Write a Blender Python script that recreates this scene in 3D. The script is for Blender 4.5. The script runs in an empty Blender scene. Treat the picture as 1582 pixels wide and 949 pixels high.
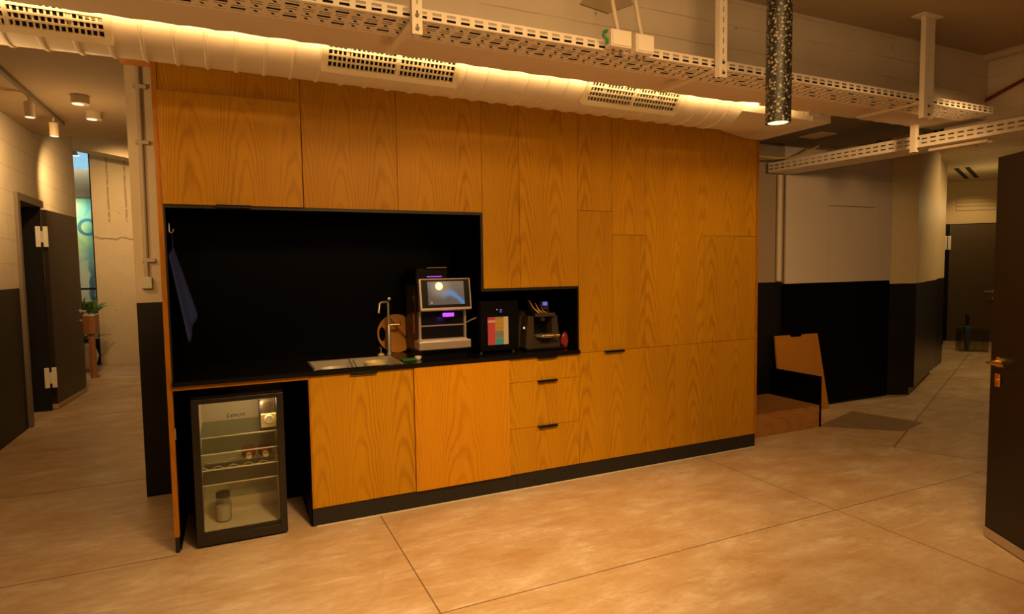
import bpy, bmesh, math, random
from mathutils import Vector, Matrix
random.seed(7)
S = bpy.context.scene
COL = S.collection

# ------------------------------------------------------------------ camera
def cam_axes(yaw, pit, rol):
    cy, sy, cp, sp, cr, sr = math.cos(yaw), math.sin(yaw), math.cos(pit), math.sin(pit), math.cos(rol), math.sin(rol)
    f = Vector((sy*cp, cy*cp, sp)); r = Vector((cy, -sy, 0)); u = r.cross(f)
    return cr*r + sr*u, -sr*r + cr*u, f
r_, u_, f_ = cam_axes(0.43174, -0.06478, -0.01448)
cd = bpy.data.cameras.new('camera'); cam = bpy.data.objects.new('camera', cd); COL.objects.link(cam)
cam.matrix_world = Matrix(((r_.x, u_.x, -f_.x, .32479), (r_.y, u_.y, -f_.y, -3.58504), (r_.z, u_.z, -f_.z, 1.47883), (0, 0, 0, 1)))
cd.sensor_width = 36; cd.lens = 940.15272/1582*36; cd.clip_start = .02
S.camera = cam

# ------------------------------------------------------------------ world, light, exposure
w = bpy.data.worlds.new('world'); S.world = w; w.use_nodes = True
w.node_tree.nodes['Background'].inputs[0].default_value = (1, .60, .28, 1)
w.node_tree.nodes['Background'].inputs[1].default_value = .09
S.view_settings.view_transform = 'Standard'; S.view_settings.look = 'None'
S.view_settings.exposure = 0; S.view_settings.gamma = 1; S.view_settings.use_curve_mapping = False
WARM = (1, .58, .225)
def aim(o, d): o.rotation_euler = Vector(d).to_track_quat('-Z', 'Y').to_euler()
def area(name, loc, d, sx, sy, e, col=WARM, spread=180):
    l = bpy.data.lights.new(name, 'AREA'); l.shape = 'RECTANGLE'; l.size = sx; l.size_y = sy; l.energy = e; l.color = col
    l.spread = math.radians(spread)
    o = bpy.data.objects.new(name, l); COL.objects.link(o); o.location = loc; aim(o, d); return o
def spot(name, loc, d, e, ang, blend=.4, col=WARM, r=.04):
    l = bpy.data.lights.new(name, 'SPOT'); l.energy = e; l.color = col; l.spot_size = math.radians(ang); l.spot_blend = blend; l.shadow_soft_size = r
    o = bpy.data.objects.new(name, l); COL.objects.link(o); o.location = loc; aim(o, d); return o
def point(name, loc, e, col=WARM, r=.05):
    l = bpy.data.lights.new(name, 'POINT'); l.energy = e; l.color = col; l.shadow_soft_size = r
    o = bpy.data.objects.new(name, l); COL.objects.link(o); o.location = loc; return o
area('room_lamp_main', (1.5, -2.6, 2.72), (0, .45, -1), 1.6, .5, 38)
spot('room_lamp_spot', (1.2, -2.3, 2.5), (.15, .95, -1.30), 205, 68, .9, r=.12)
spot('room_lamp_far', (3.4, -2.1, 2.6), (.25, .9, -1.1), 62, 90, .7, r=.1)
spot('fill_right', (4.3, -1.7, 2.35), (.5, .9, -.32), 76, 70, .8, r=.1)  # added fill spot, brightens the white cupboards
spot('fill_left', (-.5, -2.2, 2.45), (-.02, 1, -.22), 85, 34, .9, r=.1)  # added fill spot, brightens the column front
for x in (.3, 1.3, 2.3, 3.3): point('tray_uplight', (x, -1.75, 1.93), 3.8, r=.12)  # added unseen point lights, lift the tray and beam undersides
point('side_hall_fill', (-.75, -.1, 2.25), 13, r=.12)  # added fill light for the column and the hall ceiling
for x in (-.1, 1.4, 2.9): area('duct_strip', (x, -.636+.012*x, 2.545), (0, 1, .45), 1.5, .016, 4.6, WARM, 100)
for i, (x, e) in enumerate(((.45, .5), (1.62, .5), (2.3, .5), (3.1, .5))):
    point('duct_lamp', (x, -.630+.014*x, 2.60), e, r=.03)
point('plenum_lamp', (3.74, -.60, 2.56), .9, r=.015)
for y, d in ((2.6, (-.45, .9, -.6)), (4.35, (-.40, 1.1, -.55))): spot('track_beam', (-1.05, y, 2.74), d, 80, 105, 1.0)
point('hall_lamp', (-.75, 2.7, 2.35), 12, r=.15)
spot('far_wall_fill', (-1.0, 6.0, 3.15), (-.1, 1.6, -.75), 150, 75, 1.0)  # added fill spot for the concrete wall at the hall end
area('daylight', (-2.0, 8.5, 3.45), (0, 1, -.2), .8, .3, 14, (.85, .95, 1))
area('daylight_mural', (-2.2, 8.3, 2.62), (0, .5, -1), .8, .1, 9, (.85, .95, 1))
spot('corridor_lamp', (9.5, .2, 2.80), (-.45, .8, -1), 75, 115, .7, col=(1, .62, .24))
point('corridor_lamp', (10.6, 1.7, 2.3), 8, col=(1, .65, .26), r=.2)
spot('door_lamp', (11.5, 2.2, 2.8), (.35, .35, -1), 24, 100, .7, col=(1, .65, .26))
point('spout_led', (1.578, .098, 1.15), .06, (.5, .08, 1), r=.01)
point('fridge_lamp', (.44, .12, .74), 1.7, (1, .70, .36), r=.03)

# ------------------------------------------------------------------ node helpers
class NT:
    def __init__(s, name):
        s.m = bpy.data.materials.new(name); s.m.use_nodes = True; s.t = s.m.node_tree; s.n = s.t.nodes; s.l = s.t.links
        s.b = s.n['Principled BSDF']; s.out = s.n['Material Output']
    def new(s, ty, **k):
        n = s.n.new(ty)
        for a, v in k.items(): setattr(n, a, v)
        return n
    def put(s, sock, v):
        if isinstance(v, bpy.types.NodeSocket): s.l.new(v, sock)
        else: sock.default_value = v
    def math(s, op, a, b=0.0, c=None):
        n = s.new('ShaderNodeMath', operation=op); s.put(n.inputs[0], a); s.put(n.inputs[1], b)
        if c is not None: s.put(n.inputs[2], c)
        return n.outputs[0]
    def mix(s, f, a, b, mode='MIX'):
        n = s.new('ShaderNodeMix', data_type='RGBA', blend_type=mode); s.put(n.inputs[0], f)
        s.put(n.inputs[6], a if isinstance(a, bpy.types.NodeSocket) else (*a, 1)); s.put(n.inputs[7], b if isinstance(b, bpy.types.NodeSocket) else (*b, 1))
        return n.outputs[2]
    def ramp(s, f, p0, p1, v0=0, v1=1):
        n = s.new('ShaderNodeMapRange'); s.put(n.inputs[0], f)
        for i, v in zip((1, 2, 3, 4), (p0, p1, v0, v1)): n.inputs[i].default_value = v
        return n.outputs[0]
    def pos(s): return s.new('ShaderNodeNewGeometry').outputs['Position']
    def obj(s): return s.new('ShaderNodeTexCoord').outputs['Object']
    def xyz(s, v):
        n = s.new('ShaderNodeSeparateXYZ'); s.put(n.inputs[0], v); return n.outputs
    def comb(s, x, y, z):
        n = s.new('ShaderNodeCombineXYZ')
        for i, v in enumerate((x, y, z)): s.put(n.inputs[i], v)
        return n.outputs[0]
    def noise(s, v, sc, det=4, rough=.55, dist=0):
        n = s.new('ShaderNodeTexNoise'); s.put(n.inputs['Vector'], v); n.inputs['Scale'].default_value = sc
        n.inputs['Detail'].default_value = det; n.inputs['Roughness'].default_value = rough; n.inputs['Distortion'].default_value = dist
        return n.outputs[0]
    def vor(s, v, sc, feat='F1'):
        n = s.new('ShaderNodeTexVoronoi', feature=feat); s.put(n.inputs['Vector'], v); n.inputs['Scale'].default_value = sc
        return n.outputs[0]
    def bump(s, h, st=.3, d=.01):
        n = s.new('ShaderNodeBump'); n.inputs['Strength'].default_value = st; n.inputs['Distance'].default_value = d; s.put(n.inputs['Height'], h)
        s.l.new(n.outputs[0], s.b.inputs['Normal'])
    def fin(s, col=None, rough=None, metal=None, spec=None):
        if col is not None: s.put(s.b.inputs['Base Color'], col if isinstance(col, bpy.types.NodeSocket) else (*col, 1))
        if rough is not None: s.put(s.b.inputs['Roughness'], rough)
        if metal is not None: s.b.inputs['Metallic'].default_value = metal
        if spec is not None: s.b.inputs['Specular IOR Level'].default_value = spec
        return s.m

def plain(name, col, rough=.5, metal=0, spec=.5, var=.06, sc=14):
    t = NT(name); n = t.noise(t.obj(), sc, 4)
    c = t.mix(n, tuple(v*(1-var) for v in col), tuple(min(1, v*(1+var)) for v in col))
    return t.fin(c, rough, metal, spec)

def wood(name, base, dark, axis='z', gloss=.42, contrast=1.0, bandw=1.0):
    t = NT(name); oi = t.new('ShaderNodeObjectInfo').outputs['Random']
    x, y, z = t.xyz(t.obj())
    if axis == 'x': x, y, z = y, z, x
    off = t.math('MULTIPLY', oi, 37.0)
    xx = t.math('ADD', t.math('ADD', x, off), t.math('MULTIPLY', y, .5))
    # flat-sawn grain: nested arches across each veneer leaf, straight lines towards its edges
    xs = t.math('ADD', xx, t.math('MULTIPLY', t.math('SUBTRACT', t.noise(t.comb(t.math('MULTIPLY', xx, 2.5), y, t.math('MULTIPLY', z, .9)), 1.0, 2), .5), .10))
    lf = .25/bandw
    u = t.math('MULTIPLY', t.math('SUBTRACT', t.math('FRACT', t.math('DIVIDE', xs, lf)), .5), lf)
    wob = t.noise(t.comb(t.math('MULTIPLY', xx, 9), y, t.math('MULTIPLY', z, 2.0)), 1.0, 3, .5)
    ph = t.math('ADD', t.math('ADD', t.math('DIVIDE', z, .20), t.math('MULTIPLY', t.math('MULTIPLY', u, u), 330.0*bandw)), t.math('ADD', t.math('MULTIPLY', wob, 2.8), t.math('MULTIPLY', off, 3.0)))
    rings = t.math('SINE', t.math('MULTIPLY', ph, 6.283))
    g1 = t.math('POWER', t.ramp(rings, -.7, 1.0), 2.2)
    fine = t.noise(t.comb(t.math('MULTIPLY', xx, 150), y, t.math('MULTIPLY', z, 3.0)), 1.0, 5, .6)
    big = t.noise(t.comb(t.math('MULTIPLY', xx, 5), y, t.math('MULTIPLY', z, .5)), 1.0, 2)
    f = t.math('ADD', t.math('MULTIPLY', t.math('MULTIPLY', g1, t.ramp(big, .3, .62, .35, 1)), .58*contrast), t.math('MULTIPLY', t.ramp(fine, .48, .72), .38*contrast))
    f = t.math('ADD', f, t.math('MULTIPLY', t.math('SUBTRACT', big, .5), .5))
    c = t.mix(t.ramp(f, 0, 1), base, dark)
    hue = t.ramp(oi, 0, 1, .93, 1.05)
    c = t.mix(1.0, c, t.comb(hue, hue, hue), 'MULTIPLY')
    t.bump(fine, .08, .002)
    return t.fin(c, gloss, 0, .22)

M = {}
M['wood'] = wood('oak_veneer', (.58, .290, .006), (.36, .145, .005), contrast=1.0)
M['wood_gloss'] = wood('oak_veneer_polished', (.68, .31, .008), (.46, .175, .006), gloss=.27, bandw=.6)
M['wood_edge'] = wood('oak_edge', (.50, .20, .012), (.36, .13, .008))
M['carcass'] = plain('cabinet_gap', (.10, .025, .004), .8)
M['timber'] = wood('platform_timber', (.46, .22, .06), (.24, .10, .026), 'x')
M['board'] = wood('loose_board', (.46, .19, .02), (.36, .14, .015), contrast=.4)
M['black'] = plain('black_laminate', (.0018, .0016, .0018), .5, spec=.04)
M['black_back'] = plain('black_splashback', (.0020, .0018, .0023), .42, spec=.06)
M['stone'] = plain('black_stone', (.006, .0055, .005), .25, spec=.3)
M['handle'] = plain('black_handle', (.014, .010, .008), .45)
M['kick'] = plain('black_plinth', (.013, .012, .011), .55)
M['frame_black'] = plain('fridge_black', (.017, .013, .010), .38)
M['plastic_black'] = plain('black_plastic', (.003, .003, .003), .32, spec=.25)
M['white_metal'] = plain('white_painted_metal', (.62, .50, .36), .5)
M['tray'] = plain('cream_galvanised_tray', (.80, .71, .58), .5, spec=.3)
M['grille'] = plain('white_grille', (.80, .74, .58), .45)
M['steel'] = plain('brushed_steel', (.70, .66, .60), .38, .8)
M['chrome'] = plain('chrome', (.78, .76, .72), .14, 1)
M['bronze'] = plain('bronze_body', (.060, .042, .027), .38, spec=.3)
M['gold'] = plain('brass', (.75, .52, .20), .25, 1)
M['silver'] = plain('silver_frame', (.66, .56, .50), .3, .7)
M['liner'] = plain('fridge_liner', (.72, .62, .44), .45)
M['cream'] = plain('cream_ceramic', (.80, .76, .64), .3)
M['pipe'] = plain('painted_pipe', (.62, .52, .38), .5)
M['navy'] = plain('navy_cloth', (.020, .040, .21), .8, var=.25, sc=60)
M['brown_door'] = plain('dark_brown_door', (.026, .016, .013), .42)
M['dark_door'] = plain('deep_brown_door', (.0065, .0036, .0025), .45)
M['olive_door'] = plain('olive_brown_door', (.085, .055, .022), .5)
M['frame_grey'] = plain('door_frame_grey', (.19, .15, .11), .5)
M['sweep'] = plain('door_sweep', (.50, .40, .28), .45)
M['void'] = plain('shade_and_black', (.004, .003, .003), .9)  # near black: paints shade in openings, also colours jamb and slots
M['ceiling'] = plain('ceiling_paint', (.50, .40, .24), .8, var=.05, sc=2)
M['ceiling_dark'] = plain('main_ceiling_paint', (.42, .32, .20), .85, var=.08, sc=2)
M['dark_plant'] = plain('grey_unit', (.16, .12, .08), .6)
M['cable'] = plain('black_cable', (.006, .007, .006), .6)
M['red'] = plain('red_cable', (.16, .02, .012), .5)
M['yellow'] = plain('yellow_cable', (.55, .40, .10), .5)
M['green'] = plain('green_wire', (.03, .22, .06), .5)
M['red_foil'] = plain('red_foil', (.42, .05, .04), .3, var=.5, sc=60)
M['wine'] = plain('red_bottle', (.36, .045, .035), .3)
M['terracotta'] = wood('planter_wood', (.40, .17, .07), (.26, .1, .04))
M['leaf'] = plain('leaf', (.10, .24, .03), .5, var=.5, sc=20)
M['leaf_dark'] = plain('dark_leaf', (.012, .03, .012), .5, var=.5, sc=20)
M['sponge'] = plain('green_sponge', (.03, .14, .02), .9, var=.3, sc=80)
M['dish'] = plain('yellow_dish', (.80, .66, .32), .4)
M['sky_wall'] = plain('sky_backing_blue', (.18, .34, .46), .8, var=.25, sc=3)
M['grey_metal'] = plain('grey_metal', (.10, .08, .06), .45, .4)

def glassy(name, tint=(1, 1, 1), refl=.08):
    t = NT(name); t.n.remove(t.b)
    tr = t.new('ShaderNodeBsdfTransparent'); tr.inputs[0].default_value = (*tint, 1)
    gl = t.new('ShaderNodeBsdfGlossy'); gl.inputs['Roughness'].default_value = .03
    fr = t.new('ShaderNodeLayerWeight'); fr.inputs[0].default_value = .5; f5 = t.math('ADD', t.math('MULTIPLY', t.math('POWER', fr.outputs['Facing'], 5.0), .5), .025)
    n = t.noise(t.obj(), 6, 2)
    mx = t.new('ShaderNodeMixShader'); t.l.new(t.math('ADD', f5, t.math('MULTIPLY', n, refl*.1)), mx.inputs[0])
    t.l.new(tr.outputs[0], mx.inputs[1]); t.l.new(gl.outputs[0], mx.inputs[2]); t.l.new(mx.outputs[0], t.out.inputs[0])
    return t.m
M['glass'] = glassy('clear_glass', (.92, .93, .9)); M['glass_shelf'] = glassy('glass_shelf', (.80, .84, .78)); M['glass_jar'] = glassy('jar_glass', (.8, .8, .72))

def emit(name, col, st):
    t = NT(name); n = t.noise(t.obj(), 20)
    t.fin((.02, .02, .02), .4); t.b.inputs['Emission Strength'].default_value = st
    t.l.new(t.mix(n, tuple(v*.95 for v in col), col), t.b.inputs['Emission Color']); return t.m
M['lens'] = emit('lamp_lens', (1, .82, .5), 1.5); M['purple'] = emit('purple_led', (.45, .06, .75), 1.6); M['blue_led'] = emit('blue_display', (.16, .18, .9), .8)
M['white_led'] = emit('small_white_led', (.9, .5, .4), 1.2)

def m_floor():
    t = NT('polished_concrete'); P = t.pos(); x, y, z = t.xyz(P)
    n1 = t.noise(P, .9, 6, .62, .3); n2 = t.noise(P, 6, 8, .68, .6); n3 = t.noise(P, 1.7, 5, .6, 1.5); n4 = t.noise(P, 26, 5, .7)
    n5 = t.noise(t.comb(t.math('MULTIPLY', x, 1.0), t.math('MULTIPLY', y, 1.8), 0.0), 2.4, 10, .74, .15)
    n6 = t.noise(t.comb(t.math('ADD', x, t.math('MULTIPLY', y, .6)), t.math('MULTIPLY', y, 5.0), 3.0), 3.1, 9, .72, .2)
    c = t.mix(t.ramp(n1, .35, .68), (.66, .49, .30), (.74, .585, .40))
    c = t.mix(t.math('MULTIPLY', t.ramp(n5, .47, .62), .70), c, (.57, .36, .165))
    c = t.mix(t.math('MULTIPLY', t.ramp(n5, .46, .33), .70), c, (.92, .83, .70))
    c = t.mix(t.math('MULTIPLY', t.ramp(n6, .55, .68), .50), c, (.48, .30, .14))
    c = t.mix(t.math('MULTIPLY', t.ramp(n6, .43, .34), .45), c, (.93, .85, .72))
    c = t.mix(t.math('MULTIPLY', t.ramp(n4, .63, .76), .45), c, (.30, .17, .07))
    v = t.vor(t.comb(t.math('ADD', x, t.math('MULTIPLY', n1, .5)), t.math('ADD', y, t.math('MULTIPLY', n3, .6)), 0.0), .55, 'DISTANCE_TO_EDGE')
    c = t.mix(t.math('MULTIPLY', t.ramp(v, .0, .006, 1, 0), .16), c, (.36, .22, .10))
    def band(s, v0, wd): return t.math('LESS_THAN', t.math('ABSOLUTE', t.math('SUBTRACT', s, v0)), wd)
    def gt(s, v0): return t.math('GREATER_THAN', s, v0)
    def lt(s, v0): return t.math('LESS_THAN', s, v0)
    def mul(*a):
        r = a[0]
        for q in a[1:]: r = t.math('MULTIPLY', r, q)
        return r
    W = .0035
    js = [mul(band(x, 1.085, W), lt(y, .02)), mul(band(x, 3.564, W), lt(y, .02), gt(y, -3.4)), mul(band(y, -1.157, W), gt(x, 1.07), lt(x, 5.06)),
          mul(band(y, -.03, .005), lt(x, .01)), mul(band(y, 1.42, .006), lt(x, .0)), mul(band(y, 3.97, .008), lt(x, .0))]
    q = t.math('SUBTRACT', t.math('MULTIPLY', t.math('ADD', y, .51), .9135), t.math('MULTIPLY', t.math('SUBTRACT', x, 5.09), .4076))
    js.append(mul(band(q, 0, .005), gt(x, 5.08)))
    q2 = t.math('ADD', t.math('MULTIPLY', t.math('ADD', y, .51), .4076), t.math('MULTIPLY', t.math('SUBTRACT', x, 5.09), .9135))
    js.append(mul(band(q2, 0, .005), lt(y, -.4)))
    j = js[0]
    for k in js[1:]: j = t.math('MAXIMUM', j, k)
    c = t.mix(t.math('MULTIPLY', j, .75), c, (.10, .055, .025))
    t.bump(t.math('SUBTRACT', t.math('MULTIPLY', n2, .25), j), .15, .004)
    return t.fin(c, t.ramp(n2, .3, .7, .28, .46), 0, .45)
M['floor'] = m_floor()

def m_twotone(name, hi, lo, zs, bumpst=.25, boards=False, blocks=False, rough=.75, crack=False, wob=.004):
    t = NT(name); P = t.pos(); x, y, z = t.xyz(P)
    n = t.noise(P, 5, 6, .6); n2 = t.noise(P, 30, 5, .65)
    c = t.mix(n, tuple(v*.88 for v in hi), tuple(min(1, v*1.06) for v in hi))
    h = t.math('ADD', t.math('MULTIPLY', n, .6), t.math('MULTIPLY', n2, .35))
    # stains, pits
    pit = t.ramp(t.vor(P, 5), .03, .055, 1, 0)
    c = t.mix(t.math('MULTIPLY', pit, .5), c, (.16, .09, .05)); h = t.math('SUBTRACT', h, t.math('MULTIPLY', pit, .6))
    if boards:
        jig = t.math('ADD', z, t.math('MULTIPLY', t.noise(P, 3, 3), .02))
        ln = t.math('LESS_THAN', t.math('ABSOLUTE', t.math('SUBTRACT', t.math('FRACT', t.math('DIVIDE', jig, .125)), .5)), .025)
        ln = t.math('MULTIPLY', ln, t.ramp(t.noise(t.comb(t.math('MULTIPLY', x, 1.2), y, t.math('MULTIPLY', z, 9)), 1.3, 3), .45, .6))
        c = t.mix(t.math('MULTIPLY', ln, .35), c, (.2, .12, .06)); h = t.math('ADD', h, t.math('MULTIPLY', ln, .8))
    if blocks:
        v = t.comb(y, z, 0.0); b = t.new('ShaderNodeTexBrick'); t.put(b.inputs['Vector'], v)
        b.inputs['Scale'].default_value = 1; b.inputs['Brick Width'].default_value = .62; b.inputs['Row Height'].default_value = .225; b.inputs['Mortar Size'].default_value = .008
        h = t.math('SUBTRACT', h, t.math('MULTIPLY', b.outputs['Fac'], 1.2)); c = t.mix(t.math('MULTIPLY', b.outputs['Fac'], .22), c, tuple(v*.45 for v in hi))
    if crack:
        d = t.math('ABSOLUTE', t.math('SUBTRACT', t.math('ADD', z, t.math('MULTIPLY', t.noise(P, 4, 6, .7), .22)), 2.15)); k = t.ramp(d, .0, .02, 1, 0)
        d2 = t.math('ABSOLUTE', t.math('SUBTRACT', t.math('ADD', x, t.math('MULTIPLY', t.noise(P, 9, 6, .8), .04)), -1.38)); d3 = t.math('ABSOLUTE', t.math('SUBTRACT', t.math('ADD', x, t.math('MULTIPLY', t.noise(P, 9, 6, .8), .04)), -1.14))
        k2 = t.math('MULTIPLY', t.ramp(t.math('MINIMUM', d2, d3), 0, .016, 1, 0), t.math('MULTIPLY', t.math('GREATER_THAN', z, 2.3), t.ramp(t.noise(P, 14, 4), .4, .5)))
        k = t.math('MAXIMUM', k, k2); c = t.mix(t.math('MULTIPLY', k, .6), c, (.24, .14, .07)); h = t.math('SUBTRACT', t.math('MULTIPLY', h, 2.0), k)
    if zs is not None:
        zz = t.math('ADD', z, t.math('MULTIPLY', n2, wob)); f = t.math('LESS_THAN', zz, zs)
        cl = t.mix(n2, tuple(v*.7 for v in lo), tuple(v*1.2 for v in lo)); c = t.mix(f, c, cl)
        rough = t.math('SUBTRACT', rough, t.math('MULTIPLY', f, .25))
    t.bump(h, bumpst, .012)
    return t.fin(c, rough, 0, .3)
BLK = (.010, .008, .007)
M['beam'] = m_twotone('board_marked_concrete', (.74, .63, .49), BLK, None, .3, boards=True)
M['block'] = m_twotone('painted_block_wall', (.66, .58, .44), (.020, .015, .011), 1.352, .35, blocks=True)
M['column'] = m_twotone('painted_column', (.82, .69, .48), (.018, .014, .010), 1.288, .5)
M['rough_wall'] = m_twotone('rough_white_concrete', (.66, .56, .40), BLK, None, .9, crack=True)
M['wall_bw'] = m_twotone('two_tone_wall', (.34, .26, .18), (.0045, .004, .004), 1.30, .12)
M['wall_cor'] = m_twotone('two_tone_corridor_wall', (.66, .54, .32), (.0075, .006, .005), 1.245, .08, rough=.55)
M['panel_white'] = plain('white_panel', (.62, .53, .44), .5, var=.03)
M['panel_bulkhead'] = plain('white_bulkhead', (.60, .46, .24), .6, var=.03)  # yellower white for the bulkhead over the olive door
M['plaster'] = m_twotone('plaster', (.62, .52, .36), BLK, None, .2)

M['bronze_wall'] = plain('tan_lintel', (.20, .14, .07), .8)
M['hatch'] = plain('floor_patch', (.34, .25, .15), .4, var=.2, sc=5)
def m_duct():
    t = NT('painted_duct'); P = t.pos(); n = t.noise(P, 9, 5); t.bump(n, .08, .01)
    return t.fin(t.mix(n, (.74, .68, .56), (.80, .74, .62)), .42, 0, .4)
M['duct'] = m_duct()

def m_fleck():
    t = NT('speckled_terrazzo'); o = t.obj(); wv = t.noise(o, 40, 3)
    x, y, z = t.xyz(o); v = t.vor(t.comb(t.math('ADD', x, t.math('MULTIPLY', wv, .012)), t.math('ADD', y, t.math('MULTIPLY', wv, .012)), z), 62)
    v2 = t.vor(o, 120)
    f = t.math('MAXIMUM', t.ramp(v, .28, .36, 1, 0), t.ramp(v2, .2, .26, .8, 0))
    return t.fin(t.mix(f, (.009, .007, .005), (.30, .25, .16)), .45)
M['fleck'] = m_fleck()

def m_screen():
    t = NT('machine_screen'); x, y, z = t.xyz(t.obj())   # local: origin at the screen centre
    d = t.math('SUBTRACT', t.math('ADD', z, t.math('MULTIPLY', x, .45)), t.math('MULTIPLY', t.math('SINE', t.math('MULTIPLY', x, 38)), .016))
    n = t.noise(t.comb(t.math('MULTIPLY', x, 9), 0.0, t.math('MULTIPLY', z, 26)), 1, 4, .6, 1.2)
    swirl = t.math('MULTIPLY', t.ramp(t.math('ABSOLUTE', t.math('ADD', d, t.math('MULTIPLY', t.math('SUBTRACT', n, .5), .05))), .004, .03, 1, 0), t.ramp(x, -.06, .03, .15, 1))
    c = t.mix(swirl, (.13, .10, .08), (.10, .28, .55))
    r = t.math('SQRT', t.math('ADD', t.math('POWER', t.math('ADD', x, .045), 2), t.math('POWER', t.math('SUBTRACT', z, .045), 2)))
    c = t.mix(t.ramp(r, .02, .09, .6, 0), c, (.55, .38, .18)); c = t.mix(t.ramp(r, .022, .027, 1, 0), c, (2.2, 1.6, .85))  # lamp reflection painted into the screen image: halo, then bright disc
    dot = t.math('SQRT', t.math('ADD', t.math('POWER', t.math('ADD', x, .098), 2), t.math('POWER', t.math('ADD', z, .058), 2))); c = t.mix(t.ramp(dot, .005, .007, 1, 0), c, (.7, .35, .25))
    t.fin((.01, .01, .01), .2); t.l.new(c, t.b.inputs['Emission Color']); t.b.inputs['Emission Strength'].default_value = .75
    return t.m
M['screen'] = m_screen()

def m_mural():
    t = NT('mural_paint'); P = t.pos(); x, y, z = t.xyz(P); n = t.noise(P, 2.2, 3, .5, 1.2)
    s = t.math('ADD', t.math('MULTIPLY', x, 1.4), n)
    c = t.mix(t.ramp(t.math('FRACT', t.math('MULTIPLY', s, 1.7)), .1, .8), (.50, .66, .22), (.01, .36, .33))
    c = t.mix(t.ramp(z, 1.35, 1.95, 1, 0), c, (.66, .72, .60))
    rr = t.math('SQRT', t.math('ADD', t.math('POWER', t.math('ADD', x, 1.80), 2), t.math('POWER', t.math('SUBTRACT', z, 2.25), 2)))
    c = t.mix(t.math('MULTIPLY', t.ramp(t.math('ABSOLUTE', t.math('SUBTRACT', rr, .12)), .02, .03, 1, 0), .9), c, (.01, .14, .20))
    st = t.ramp(t.math('SINE', t.math('MULTIPLY', t.math('ADD', x, t.math('MULTIPLY', n, .35)), 30)), .3, .5)
    c = t.mix(t.math('MULTIPLY', st, t.ramp(z, 1.4, 1.8, .85, 0)), c, (.02, .22, .33))
    return t.fin(c, .6)
M['mural'] = m_mural()

def m_packs():
    t = NT('coloured_packs'); x, y, z = t.xyz(t.obj())
    row = t.noise(t.comb(0.0, 0.0, t.math('MULTIPLY', z, 22)), 1.0, 1)
    a = t.mix(t.ramp(row, .38, .40), (.55, .30, .17), (.42, .05, .05))
    b = t.mix(t.ramp(z, -.05, -.045), (.05, .25, .20), t.mix(t.ramp(row, .48, .52), (.40, .22, .02), (.16, .17, .10)))
    c = t.mix(t.math('GREATER_THAN', x, -.022), a, b); c = t.mix(t.math('GREATER_THAN', x, .04), c, (.50, .36, .18))
    t.fin(c, .4); t.l.new(c, t.b.inputs['Emission Color']); t.b.inputs['Emission Strength'].default_value = .22
    return t.m
M['packs'] = m_packs()

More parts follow.
